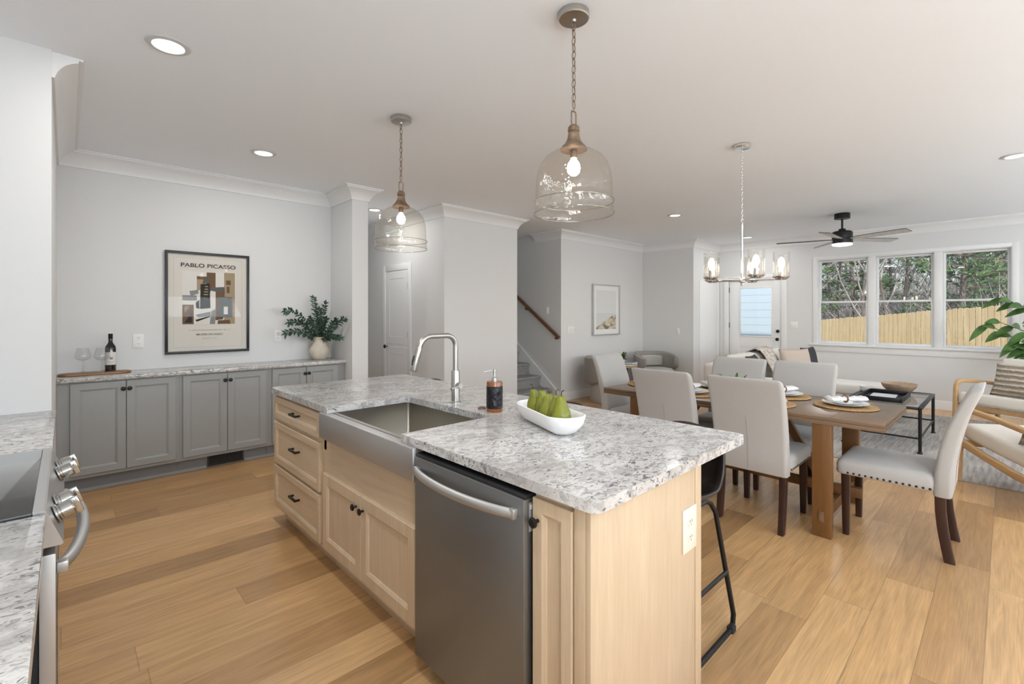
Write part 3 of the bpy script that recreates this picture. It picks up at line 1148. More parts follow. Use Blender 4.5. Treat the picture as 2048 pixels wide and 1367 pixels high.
for k in range(5):
    s = 1.24 * (1.0 + 0.03 * math.sin(k * 2.3)) + (0.05 if k == 4 else 0)
    lx = 0.124 - 0.0615 * k
    ly = (0.006, -0.009, 0.007, -0.009, 0.004)[k]
    px_, py_ = BC.x + lx * cB - ly * sB, BC.y + lx * sB + ly * cB
    ang = random.uniform(0, 6.28)
    p = thing('pear', plab[k], 'pear', (px_, py_, 0.936), ang, 'pears in the white bowl')
    mb = MB()
    mb.lathe([(r * s * 0.83, z * s * 0.95) for r, z in PP], seg=28)
    lean = Vector((math.cos(0.9 + k * 0.7), math.sin(0.9 + k * 0.7), 0)) * 0.13
    for v in mb.bm.verts:
        f = max(0, v.co.z / (0.104 * s))
        v.co += Vector((lean.x, lean.y, 0)) * f * f * 0.10
    mb.build('flesh', PEAR, p, smooth=180)
    mb = MB()
    top = Vector((lean.x * 0.10, lean.y * 0.10, 0.0985 * s))
    b1 = Vector((math.cos(k * 1.9), math.sin(k * 1.9), 0))
    mb.tube([top, top + Vector((0, 0, 0.010)) + b1 * 0.001, top + Vector((0, 0, 0.019)) + b1 * 0.005, top + Vector((0, 0, 0.023)) + b1 * 0.014], [0.0022, 0.0018, 0.0019, 0.0026], 8)
    mb.build('stem', STEM, p)

outlet('wall_outlet', 'ivory outlet on the maple end panel of the island', 'outlet', (1.581, 0.768, 0.652), 0, 0.098, 0.150, mat=pbr('ivory_plastic', (0.80, 0.74, 0.64), 0.4))

# ------------------------------------------------------------------ bar stools
def make_stool(label, loc):
    """faces -x; bucket seat on a black sled frame"""
    t = thing('bar_stool', label, 'bar stool', loc, 0, 'bar stools along the island')
    prof = [(-0.215, 0.615), (-0.19, 0.626), (-0.10, 0.612), (0.0, 0.600), (0.09, 0.602), (0.150, 0.625), (0.185, 0.675), (0.200, 0.745), (0.208, 0.825), (0.214, 0.894)]
    secs = []
    nn = 12
    for i, (x, z) in enumerate(prof):
        f = i / (len(prof) - 1.0)
        w = 0.215 - 0.025 * max(0, (f - 0.75) / 0.25) ** 2
        row = []
        for j in range(nn + 1):
            v = -1 + 2.0 * j / nn
            wrap = abs(v) ** 3
            row.append(Vector((x - (0.075 * wrap if f > 0.55 else 0.075 * wrap * max(0, (f - 0.3) / 0.25)), v * w, z + 0.05 * wrap * (1 - max(0, (f - 0.4) / 0.6)) - (0.05 * v * v if f > 0.99 else 0))))
        secs.append(row)
    mb = MB()
    top = [[mb.bm.verts.new(p) for p in r] for r in secs]
    for i in range(len(top) - 1):
        for j in range(nn):
            mb.bm.faces.new((top[i][j], top[i][j + 1], top[i + 1][j + 1], top[i + 1][j]))
    s = mb.build('bucket_seat', LEATHER, t, smooth=180)
    so = s.modifiers.new('thick', 'SOLIDIFY')
    so.thickness = 0.022
    so.offset = -1
    su = s.modifiers.new('soft', 'SUBSURF')
    su.levels = su.render_levels = 1
    for sy in (-1, 1):
        mb = MB()
        y0, y1 = sy * 0.13, sy * 0.205
        pts = [(-0.13, y0, 0.585), (-0.155, y0 * 1.05, 0.57), (-0.175, sy * 0.15, 0.50), (-0.215, y1, 0.06), (-0.205, y1, 0.025), (-0.17, y1, 0.0115), (0.17, y1, 0.0115), (0.205, y1, 0.03), (0.212, y1, 0.07), (0.155, sy * 0.15, 0.52), (0.135, y0 * 1.05, 0.562), (0.10, y0, 0.578), (-0.02, y0, 0.580)]
        mb.tube(pts, 0.011, 10, closed=True)
        mb.build('sled_leg', BLACK, t)
        for fx in (-0.19, 0.19):
            mb = MB()
            mb.box(fx - 0.018, fx + 0.018, y1 - 0.0145, y1 + 0.0145, 0.0, 0.026, 0.003)
            mb.build('foot_cap', BLACKP, t)
    mb = MB()
    mb.tube([(-0.197, -0.187, 0.26), (-0.197, 0.187, 0.26)], 0.010, 10)
    mb.build('footrest', BLACK, t)
    for sy in (-1, 1):
        mb = MB()
        mb.tube([(-0.197, sy * 0.187, 0.26), (0.187, sy * 0.187, 0.26)], 0.009, 10)
        mb.build('side_rail', BLACK, t)
    return t


SX = 1.945
s0 = make_stool('black leather bar stool nearest the camera, beside the maple end panel', (SX, 1.045, 0))
dup(s0, 'black bar stool, second from the near end of the island', (SX, 1.745, 0), 0)
dup(s0, 'black bar stool, third from the near end, behind the soap dispenser', (SX, 2.445, 0), 0)
dup(s0, 'black bar stool at the far end of the island, behind the faucet', (SX, 3.135, 0), 0)

# ------------------------------------------------------------------ grey buffet cabinets
NY = (0, -1, 0)
UX = (1, 0, 0)
cabs = [(-0.053, 0.7165, ((0.022, 0.334, 0.339), (0.360, 0.332, 0.379)), 'grey painted cabinet under the wine bottle'),
        (0.7175, 1.4415, ((0.742, 0.340, 1.062), (1.086, 0.330, 1.104)), 'grey painted cabinet below the framed poster, above the floor vent'),
        (1.4425, 2.2075, ((1.469, 0.325, 1.777), (1.798, 0.327, 1.815)), 'grey painted cabinet under the leafy pitcher, partly behind the island')]
for x0, x1, doors, lab in cabs:
    t = thing('buffet_cabinet', lab, 'cabinet', (0, 0, 0), 0, 'grey buffet cabinets')
    mb = MB()
    mb.box(x0, x1, 4.982, 5.358, 0.118, 0.8765)
    mb.build('carcass', GREYP, t, smooth=0)
    mb = MB()
    mb.box(x0, x1, 5.048, 5.358, 0.0, 0.1175)
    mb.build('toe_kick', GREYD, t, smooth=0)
    mb = MB()
    if x0 < 0.7:
        rg = [(x0, x1)]
    elif x0 < 1:
        rg = [(x0, 0.93), (1.245, x1)]
    else:
        rg = [(x0, x1)]
    for a, b in rg:
        mb.prism([(5.0478, 0.0), (5.038, 0.0), (5.038, 0.012), (5.0478, 0.022)], 'x', a, b)
    mb.build('shoe_mould', GREYP, t, smooth=0)
    for dx, dw, kx in doors:
        mb = MB()
        shaker(mb, (dx, 4.9818, 0.146), UX, NY, dw, 0.718, 0.055, 0.0208)
        d = mb.build('door', GREYP, t, smooth=30)
        knob('knob', d, (kx, 4.961, 0.80), NY, BLACK, 0.017, 0.028)
mb = MB()
mb.box(-0.053, 2.2085, 4.937, 5.3585, 0.877, 0.91, 0.004)
tag(mb.build('buffet_worktop', granite('granite_buffet', 1.15)), 'long granite top of the grey cabinets against the white wall', 'worktop')
t = thing('floor_vent', 'dark metal floor vent grille in the toe kick of the grey cabinets', 'vent', (1.0875, 5.0475, 0.062))
VENT = pbr('vent_metal', (0.055, 0.05, 0.045), 0.45, 0.6)
mb = MB()
for a, b, p, q in ((-0.148, 0.148, 0.040, 0.052), (-0.148, 0.148, -0.052, -0.040), (-0.148, -0.134, -0.040, 0.040), (0.134, 0.148, -0.040, 0.040)):
    mb.box(a, b, -0.008, 0.0, p, q)
mb.build('vent_frame', VENT, t, smooth=0)
mb = MB()
mb.box(-0.134, 0.134, -0.002, 0.0, -0.04, 0.04)
mb.build('vent_duct', DARKGAP, t, smooth=0)
mb = MB()
for k in range(17):
    x = -0.128 + k * 0.016
    mb.box(x - 0.0022, x + 0.0022, -0.0065, -0.0021, -0.04, 0.04)
mb.build('louvers', VENT, t, smooth=0)

# things on the buffet
BOARDW = wood('board_wood', ((0.10, 0.04, 0.018), (0.42, 0.22, 0.09)), 'x', 1.3, 0.4, (0.35, 0.65))
mb = MB()
secs = []
for z, g in ((0.0, -0.008), (0.004, 0.0), (0.014, 0.0), (0.018, -0.006)):
    secs.append([(a, b, z) for a, b in rrect(0.455 + 2 * g, 0.17 + 2 * g, 0.078 + g, 8)])
mb.loft(secs)
tag(mb.build('serving_board', BOARDW, smooth=50), 'long brown wooden serving board under the wine glasses and bottle', 'serving board', loc=(0.178, 5.165, 0.9103))
t = thing('wine_bottle', 'dark wine bottle with a cream label on the wooden board', 'wine bottle', (0.272, 5.20, 0.9286))
BOTG = pbr('dark_bottle_glass', (0.006, 0.006, 0.006), 0.06, coat=0.5)
mb = MB()
mb.lathe([(0, 0), (0.034, 0), (0.037, 0.004), (0.037, 0.185), (0.034, 0.205), (0.022, 0.225), (0.0148, 0.24), (0.0142, 0.268), (0, 0.268)], seg=32)
mb.build('bottle', BOTG, t)
mb = MB()
mb.lathe([(0, 0.2682), (0.0143, 0.2682), (0.0150, 0.27), (0.0150, 0.300), (0.0155, 0.302), (0.0155, 0.309), (0.013, 0.312), (0, 0.312)], seg=28)
mb.build('neck_foil', BLACK, t)
LABELM = pbr('cream_label', (0.72, 0.70, 0.66), 0.7)
mb = MB()
secs = []
for z in (0.052, 0.158):
    secs.append([(0.0373 * math.cos(a), 0.0373 * math.sin(a), z) for a in [math.radians(-178 + 176 * k / 24) for k in range(25)]])
mb.loft(secs, cap=False, closed=False)
lb = mb.build('bottle_label', LABELM, t)
GREYINK = pbr('grey_ink', (0.22, 0.22, 0.21), 0.7)
mb = MB()
for zz, a0, a1, h in ((0.118, -112, -62, 0.002), (0.098, -100, -70, 0.016), (0.078, -118, -56, 0.002), (0.071, -108, -66, 0.0015), (0.061, -104, -70, 0.0015)):
    secs = []
    for z in (zz, zz + h):
        secs.append([(0.0375 * math.cos(a), 0.0375 * math.sin(a), z) for a in [math.radians(a0 + (a1 - a0) * k / 8) for k in range(9)]])
    mb.loft(secs, cap=False, closed=False)
mb.build('label_print', GREYINK, lb)


def wine_glass(label, loc):
    t = thing('wine_glass', label, 'wine glass', loc, 0, 'wine glasses on the board')
    mb = MB()
    mb.lathe([(0, 0.0), (0.034, 0.0), (0.0345, 0.001), (0.028, 0.0032), (0.012, 0.008), (0.0042, 0.022), (0.0035, 0.075), (0.0038, 0.088), (0.006, 0.0935), (0, 0.0945)], seg=28)
    mb.build('stem', GLASSC, t)
    mb = MB()
    mb.lathe([(0.0002, 0.0948), (0.022, 0.100), (0.042, 0.110), (0.051, 0.122), (0.0525, 0.130), (0.047, 0.158), (0.0395, 0.190), (0.0375, 0.201)], seg=36)
    mb.build('bowl', GLASSC, t, smooth=180)
    return t


wine_glass('empty wine glass at the left on the wooden board', (0.10, 5.175, 0.9286))
wine_glass('empty wine glass standing just in front of the wine bottle', (0.216, 5.130, 0.9286))

t = thing('pitcher', 'cream stoneware pitcher holding leafy branches on the grey buffet', 'pitcher', (2.025, 5.215, 0.9103))
mb = MB()
mb.lathe([(0, 0), (0.062, 0), (0.068, 0.004), (0.085, 0.028), (0.103, 0.065), (0.107, 0.098), (0.098, 0.132), (0.076, 0.165), (0.062, 0.185), (0.060, 0.205), (0.066, 0.232), (0.072, 0.245), (0.068, 0.246), (0.058, 0.225), (0.052, 0.20), (0.052, 0.185), (0.070, 0.150), (0.09, 0.11), (0.09, 0.06), (0.06, 0.02), (0, 0.015)], seg=36)
mb.build('jug', CERAM, t, smooth=180)
mb = MB()
mb.tube([(0.062, 0.0, 0.222), (0.105, 0.0, 0.236), (0.138, 0.0, 0.215), (0.132, 0.0, 0.175), (0.108, 0.0, 0.140), (0.098, 0.0, 0.125)], [0.011, 0.012, 0.0115, 0.011, 0.011, 0.012], 12)
mb.build('handle', CERAM, t)
random.seed(11)
brs = [(-0.37, -0.06, 0.25, 'lowest leafy branch, arching left out of the cream pitcher'), (-0.36, -0.02, 0.48, 'leafy branch bending left over the wall outlet from the pitcher'),
       (-0.30, 0.05, 0.36, 'leafy branch at mid height on the left of the cream pitcher'), (-0.06, 0.02, 0.62, 'tallest upright leafy branch in the cream pitcher'),
       (0.08, 0.04, 0.57, 'upright leafy branch right of the tallest one in the pitcher'), (0.12, -0.37, 0.40, 'leafy branch arching right out of the pitcher towards the wall corner'),
       (0.10, -0.31, 0.19, 'thin leafy branch drooping right beside the pitcher handle'), (0.02, -0.12, 0.40, 'short full leafy branch at the front of the cream pitcher'),
       (-0.14, -0.10, 0.40, 'bushy leafy branch at the front left of the cream pitcher'), (0.10, -0.20, 0.38, 'bushy leafy branch at the front right of the cream pitcher'),
       (-0.02, -0.04, 0.50, 'dense leafy branch in the middle of the cream pitcher')]
for dx, dy, h, lab in brs:
    t = thing('leafy_branch', lab, 'branch', (2.025, 5.215, 1.08), 0, 'leafy branches in the cream pitcher')
    p0 = Vector((dx * 0.03, dy * 0.03, -0.09))
    p1 = Vector((dx * 0.14, dy * 0.2, 0.10))
    p3 = Vector((dx, dy, h - 0.12))
    p2 = Vector((dx * 0.6, dy * 0.7, max(h - 0.06, 0.16) if abs(dx) > 0.2 else h * 0.55))
    pts = []
    for k in range(13):
        u = k / 12.0
        pts.append(p0 * (1 - u) ** 3 + p1 * 3 * u * (1 - u) ** 2 + p2 * 3 * u * u * (1 - u) + p3 * u ** 3)
    mb = MB()
    mb.tube(pts, [0.003 - 0.0018 * k / 12 for k in range(13)], 6)
    mb.build('stem', STEM, t)
    mb = MB()
    for k in range(4, 13):
        tg = (pts[min(12, k + 1)] - pts[k - 1]).normalized()
        for s in (-1, 1):
            side = tg.cross(Vector((0, -1, 0.35))).normalized() * s
            for q in range(2):
                d = (tg * 0.55 + side * (0.9 - 0.3 * q) + Vector((random.uniform(-.35, .35), random.uniform(-.6, .3), random.uniform(-.2, .35)))).normalized()
                b = pts[k] + (pts[k - 1] - pts[k]) * q * 0.5
                leaf(mb, b, d, (0, -0.7, 0.7), random.uniform(0.042, 0.062), random.uniform(0.019, 0.026), 0.2, n=4)
    leaf(mb, pts[-1], (pts[-1] - pts[-2]), (0, -0.7, 0.7), 0.05, 0.02, 0.2)
    mb.build('leaves', LEAFD, t, smooth=180, recalc=False)

# ------------------------------------------------------------------ framed poster above the buffet
t = thing('framed_poster', 'black framed art poster lettered in capitals above the grey cabinets', 'poster', (1.0095, 5.358, 1.515))
PW, PH = 0.349, 0.483
mb = MB()
for a, b, p, q in ((-PW, PW, PH - 0.024, PH), (-PW, PW, -PH, -PH + 0.024), (-PW, -PW + 0.022, -PH + 0.024, PH - 0.024), (PW - 0.022, PW, -PH + 0.024, PH - 0.024)):
    mb.box(a, b, -0.030, 0.0, p, q, 0.0015)
mb.build('frame', pbr('black_frame', (0.012, 0.014, 0.017), 0.35), t)
PAPER = pbr('cream_paper', (0.71, 0.68, 0.62), 0.9)
pm = [PAPER, pbr('ink_black', (0.02, 0.02, 0.021), 0.9), pbr('ink_brown', (0.15, 0.085, 0.045), 0.9), pbr('ink_tan', (0.38, 0.29, 0.19), 0.9), pbr('ink_grey', (0.25, 0.255, 0.26), 0.9), pbr('ink_white', (0.76, 0.74, 0.70), 0.9), pbr('ink_slate', (0.10, 0.105, 0.115), 0.9), pbr('ink_line', (0.42, 0.40, 0.37), 0.9)]
mb = MB()
mb.box(-PW + 0.022, PW - 0.022, -0.012, -0.004, -PH + 0.024, PH - 0.024)
lay = [0]


def patch(mi, pts):
    lay[0] += 1
    mb.mi = mi
    y = -0.0121 - 0.00006 * lay[0]
    mb.face([(a, y, b) for a, b in pts])


def bar(mi, a, b, p, q):
    patch(mi, [(a, p), (b, p), (b, q), (a, q)])


# thin inset rule
for a, b, p, q in ((-0.285, 0.285, 0.425, 0.4268), (-0.285, 0.285, -0.4268, -0.425), (-0.285, -0.2832, -0.425, 0.425), (0.2832, 0.285, -0.425, 0.425)):
    bar(7, a, b, p, q)
# a plain abstract arrangement of overlapping paper shapes
x0, x1, z0, z1 = -0.215, 0.222, -0.205, 0.300
bar(5, x0, x1, z0, z1)
bar(3, 0.128, x1, z0, z1)
bar(4, x0, -0.10, 0.02, 0.07)
bar(2, -0.02, 0.055, 0.10, 0.295)
bar(2, -0.10, 0.012, 0.225, 0.255)
bar(3, -0.10, -0.045, 0.12, 0.225)
patch(6, [(0.02, 0.10), (0.135, 0.115), (0.13, 0.16), (0.02, 0.15)])
patch(2, [(0.055, -0.17), (0.12, -0.16), (0.135, 0.12), (0.055, 0.11)])
patch(6, [(0.08, -0.14), (0.20, -0.14), (0.20, 0.06), (0.08, 0.065)])
bar(5, 0.125, 0.160, -0.11, -0.035)
patch(5, [(0.012, -0.09), (0.055, -0.08), (0.055, 0.11), (0.012, 0.12)])
patch(1, [(-0.075, -0.06), (0.012, -0.05), (0.005, 0.19), (-0.07, 0.18)])
patch(6, [(-0.055, 0.185), (-0.005, 0.19), (0.0, 0.235), (-0.045, 0.23)])
for k in range(4):
    bar(3, -0.045 + 0.004 * k, -0.008, 0.075 + 0.026 * k, 0.085 + 0.026 * k)
patch(4, [(-0.15, 0.06), (-0.085, 0.09), (-0.09, 0.125), (-0.16, 0.11)])
bar(2, x0, -0.125, z0, -0.02)
patch(1, [(-0.20, -0.19), (-0.14, -0.19), (-0.14, -0.10)])
patch(3, [(-0.20, -0.10), (-0.15, -0.035), (-0.20, -0.035)])
patch(1, [(-0.11, 0.0), (-0.08, 0.03), (-0.08, -0.06), (-0.105, -0.05)])
patch(4, [(-0.11, -0.115), (0.012, -0.085), (0.012, -0.125), (-0.09, -0.14)])
patch(1, [(-0.115, -0.165), (0.01, -0.125), (0.01, -0.135), (-0.10, -0.182)])
patch(4, [(0.005, z0), (0.05, z0), (0.062, -0.05), (0.02, -0.08)])
patch(2, [(0.07, z0), (0.185, z0), (0.175, -0.165), (0.075, -0.17)])
bar(2, 0.145, 0.185, 0.18, 0.225)
bar(2, 0.15, 0.175, 0.10, 0.165)
mb.mi = 0
mb.build('print', pm, t, smooth=0, recalc=False)


def text(parent, name, body, size, x, z, mat, y, sx=1.0):
    cu = bpy.data.curves.new(name, 'FONT')
    cu.body = body
    cu.size = size
    cu.align_x = 'CENTER'
    cu.align_y = 'CENTER'
    cu.extrude = 0.0002
    cu.offset = size * 0.012
    o = bpy.data.objects.new(name, cu)
    COL.objects.link(o)
    dg = bpy.context.evaluated_depsgraph_get()
    me = bpy.data.meshes.new_from_object(o.evaluated_get(dg))
    bpy.data.objects.remove(o)
    bpy.data.curves.remove(cu)
    w = max(v.co.x for v in me.vertices) - min(v.co.x for v in me.vertices)
    k = sx / w if sx else 1.0
    for v in me.vertices:
        v.co = (v.co.x * k, -v.co.z, v.co.y)
    me.materials.clear()
    me.materials.append(mat)
    o = bpy.data.objects.new(name, me)
    COL.objects.link(o)
    o.parent = parent
    o.location = (x, y, z)
    return o


INK = pbr('title_ink', (0.03, 0.03, 0.032), 0.9)
text(t, 'title_lettering', 'PABLO PICASSO', 0.052, 0.0, 0.355, INK, -0.0150, 0.455)
text(t, 'small_lettering', 'MUSEE PICASSO', 0.026, 0.005, -0.305, pbr('grey_title_ink', (0.25, 0.24, 0.22), 0.9), -0.0150, 0.22)
mb = MB()
random.seed(3)
for z, a, b, h in ((-0.262, -0.165, 0.175, 0.009), (-0.342, -0.055, 0.065, 0.008)):
    x = a
    while x < b:
        w = random.uniform(0.003, 0.006)
        mb.box(x, x + w * 0.7, -0.0149, -0.0146, z - h / 2, z + h / 2)
        x += w + (0.008 if random.random() < 0.15 else 0.0015)
mb.build('fine_print', pm[7], t, smooth=0)
mb = MB()
mb.box(-PW + 0.0221, PW - 0.0221, -0.0185, -0.0165, -PH + 0.0241, PH - 0.0241)
mb.build('glazing', thin_glass('picture_glass', (0.98, 0.98, 0.98), 0.12, 0.0, floor=0.006), t, smooth=0)

# ------------------------------------------------------------------ range wall: counters, base cabinets, range
GRL = granite('granite_range_side', 1.0)
mb = MB()
mb.box(-0.718, -0.036, 2.402, 3.378, 0.877, 0.91, 0.004)
tag(mb.build('worktop', GRL), 'short granite worktop between the range and the white end wall', 'worktop')
mb = MB()
mb.box(-0.718, -0.036, -1.2, 1.634, 0.877, 0.91, 0.004)
tag(mb.build('worktop', GRL), 'granite worktop at the lower left corner, nearest the camera', 'worktop')
for y0, y1, lab in ((2.402, 3.376, 'base cabinet beyond the range against the white end wall'), (-1.2, 1.628, 'base cabinet under the nearest granite worktop at the lower left')):
    t = thing('base_cabinet', lab, 'cabinet', (0, 0, 0))
    mb = MB()
    mb.box(-0.716, -0.085, y0, y1, 0.105, 0.8768)
    mb.box(-0.716, -0.145, y0, y1, 0.0, 0.105)
    mb.build('carcass', pbr('white_cabinet_paint', (0.74, 0.74, 0.74), 0.4), t, smooth=0)
    n = 2 if y1 > 2 else 4
    w = (y1 - y0) / n
    for k in range(n):
        mb = MB()
        shaker(mb, (-0.0852, y0 + w * k + 0.004, 0.125), (0, 1, 0), (1, 0, 0), w - 0.008, 0.74, 0.055, 0.019)
        mb.build('door', TRIM, t, smooth=30)

t = thing('range', 'stainless steel slide-in range with a dark glass cooktop at the left edge', 'range', (0, 0, 0))
ry0, ry1 = 1.640, 2.396
mb = MB()
mb.box(-0.70, -0.050, ry0 + 0.004, ry1 - 0.004, 0.02, 0.9)
mb.build('body', DARKGAP, t, smooth=0)
mb = MB()
mb.box(-0.70, -0.060, ry0, ry1, 0.9005, 0.915, 0.002)
mb.build('cooktop', COOKTOP, t)
mb = MB()
mb.prism([(-0.0598, 0.916), (-0.040, 0.916), (-0.036, 0.913), (-0.004, 0.826), (-0.008, 0.822), (-0.0498, 0.822)], 'y', ry0, ry1)
mb.build('control_panel', STEEL, t, smooth=20)
nn = Vector((0.938, 0, 0.345)).normalized()
for y in (1.735, 1.830, 2.165, 2.262):
    mb = MB()
    mb.lathe([(0.026, 0), (0.026, 0.004), (0.019, 0.006), (0.019, 0.010), (0.0235, 0.012), (0.0235, 0.034), (0.021, 0.037), (0, 0.037)], seg=24)
    mb.box(-0.0225, 0.0225, -0.0055, 0.0055, 0.03, 0.050, 0.002)
    q = Vector((0, 0, 1)).rotation_difference(nn)
    bmesh.ops.transform(mb.bm, matrix=Matrix.Translation(Vector((-0.0175, y, 0.8725))) @ q.to_matrix().to_4x4(), verts=mb.bm.verts[:])
    mb.build('knob', KNOBM, t)
mb = MB()
mb.box(-0.049, -0.018, ry0, ry1, 0.20, 0.803, 0.003)
od = mb.build('oven_door', STEEL, t)
mb = MB()
mb.box(-0.0178, -0.0165, ry0 + 0.12, ry1 - 0.12, 0.36, 0.64)
mb.build('door_glass', COOKTOP, od, smooth=0)
mb = MB()
pts = []
for k in range(25):
    u = -1 + k / 12.0
    pts.append((-0.012 + 0.052 * (1 - u * u) ** 0.75, (ry0 + ry1) / 2 + u * 0.335, 0.752))
mb.tube(pts, 0.0155, 14)
for s in (-1, 1):
    yy = (ry0 + ry1) / 2 + s * 0.335
    mb.box(-0.0178, 0.006, yy - 0.014, yy + 0.014, 0.737, 0.767, 0.005)
mb.build('door_handle', STEEL, od)
mb = MB()
mb.box(-0.049, -0.018, ry0, ry1, 0.06, 0.195, 0.003)
mb.build('storage_drawer', STEEL, t)
for y in (ry0 + 0.06, ry1 - 0.06):
    for x in (-0.65, -0.10):
        mb = MB()
        mb.cyl((x, y, 0), (x, y, 0.0198), 0.018)
        mb.build('foot', BLACKP, t)

# ------------------------------------------------------------------ glass pendants over the island
def pendant(label, x, y):
    t = thing('pendant_light', label, 'pendant light', (x, y, ZC), 0, 'glass pendants over the island')
    mb = MB()
    mb.lathe([(0, -0.0005), (0.068, -0.0005), (0.070, -0.004), (0.070, -0.026), (0.066, -0.031), (0.012, -0.034), (0.010, -0.044), (0.0, -0.046)], seg=36)
    mb.build('canopy', NICKEL, t)
    mb = MB()
    z = -0.044
    k = 0
    while z > -0.425:
        ring = []
        for a in range(16):
            th = 2 * PI * a / 16
            u, v = 0.0095 * math.cos(th), 0.0190 * math.sin(th)
            ring.append((u, 0, z - 0.0190 + v) if k % 2 else (0, u, z - 0.0190 + v))
        mb.tube(ring, 0.0020, 6, closed=True)
        z -= 0.0320
        k += 1
    # electric cord woven through the links
    mb.tube([(0.0022 * math.cos(j), 0.0022 * math.sin(j), -0.044 - 0.40 * j / 24) for j in range(25)], 0.0014, 6)
    mb.build('chain', BRONZE, t)
    mb = MB()
    mb.tube([(-0.014, 0, -0.445), (0.014, 0, -0.445), (0.016, 0, -0.455), (0.016, 0, -0.495), (0.014, 0, -0.505), (-0.014, 0, -0.505), (-0.016, 0, -0.495), (-0.016, 0, -0.455)], 0.0032, 8, closed=True)
    mb.build('hanging_loop', BRONZE, t)
    mb = MB()
    mb.lathe([(0, -0.505), (0.018, -0.508), (0.026, -0.518), (0.027, -0.534), (0.022, -0.540), (0.026, -0.546), (0.026, -0.556), (0.030, -0.572), (0.040, -0.590), (0.054, -0.604), (0.060, -0.613), (0.060, -0.620), (0.0, -0.620)], seg=32)
    mb.build('cap', BRONZE, t)
    prof = [(0.040, -0.612), (0.062, -0.6205), (0.095, -0.632), (0.130, -0.656), (0.154, -0.69), (0.165, -0.730), (0.170, -0.775), (0.172, -0.825), (0.173, -0.838), (0.1785, -0.848), (0.1785, -0.856), (0.174, -0.864), (0.176, -0.900), (0.178, -0.906)]
    mb = MB()
    mb.lathe([(r, z) for r, z in prof], seg=56)
    gs = mb.build('glass_shade', GLASSP, t, smooth=180)
    for rr, zz in ((0.178, -0.906), (0.1785, -0.852)):
        mb = MB()
        mb.tube([(rr * math.cos(2 * PI * q / 56), rr * math.sin(2 * PI * q / 56), zz) for q in range(56)], 0.0024, 6, closed=True)
        mb.build('rim', GLASSR, gs, smooth=180)
    mb = MB()
    mb.lathe([(0, -0.6205), (0.016, -0.6205), (0.016, -0.655), (0.0, -0.656)], seg=20)
    so = mb.build('socket', BRONZE, t)
    mb = MB()
    mb.lathe([(0.010, -0.652), (0.014, -0.663), (0.026, -0.68), (0.030, -0.70), (0.026, -0.72), (0.013, -0.733), (0.0, -0.736)], seg=24)
    mb.build('bulb', BULB, so, smooth=180)
    return t


pendant('nearer, larger looking glass bell pendant on a chain, at the top centre', 1.66, 1.345)
pendant('farther glass bell pendant on a chain, above the sink end of the island', 1.68, 2.885)
# ------------------------------------------------------------------ dining table
t = thing('dining_table', 'brown wooden trestle dining table set with woven placemats', 'dining table', (3.87, 1.47, 0))
mb = MB()
mb.box(-0.43, 0.43, -0.98, 0.98, 0.738, 0.76, 0.002)
mb.box(-0.426, 0.426, -0.976, 0.976, 0.7355, 0.738)
mb.box(-0.43, 0.43, -0.98, 0.98, 0.712, 0.7355, 0.002)
tt = mb.build('tabletop', TABLEW, t)
mb = MB()
for s in (-1, 1):
    mb.box(-0.429, 0.429, s * 0.715 - 0.0012, s * 0.715 + 0.0012, 0.7598, 0.7603)
mb.build('leaf_seam', pbr('seam_dark', (0.08, 0.045, 0.02), 0.6), tt, smooth=0)
for sx in (-1, 1):
    for sy in (-1, 1):
        mb = MB()
        xc, yc = sx * 0.395, sy * 0.665
        mb.box(xc - 0.028, xc + 0.028, yc - 0.053, yc + 0.053, 0.0, 0.7118, 0.004)
        lg = mb.build('leg', TABLEL, t)
        mb = MB()
        mb.box(xc + sx * 0.0281, xc + sx * 0.036, yc - 0.014, yc + 0.014, 0.10, 0.165, 0.003)
        mb.build('tenon', TABLEW, lg)
for sy in (-1, 1):
    mb = MB()
    mb.box(-0.3668, 0.3668, sy * 0.665 - 0.022, sy * 0.665 + 0.022, 0.095, 0.17, 0.003)
    mb.build('cross_rail', TABLEL, t)
    mb = MB()
    a = Vector((0, sy * 0.62, 0.15))
    b = Vector((0, sy * 0.30, 0.700))
    dd = (b - a).normalized()
    nn = Vector((0, -dd.z, dd.y))
    mb.loft([[p + Vector((x, 0, 0)) + nn * q for x, q in ((-0.02, -0.025), (0.02, -0.025), (0.02, 0.025), (-0.02, 0.025))] for p in (a, b)])
    mb.build('diagonal_brace', TABLEL, t, smooth=0)
mb = MB()
mb.box(-0.022, 0.022, -0.80, 0.80, 0.171, 0.235, 0.003)
mb.build('long_stretcher', TABLEL, t)


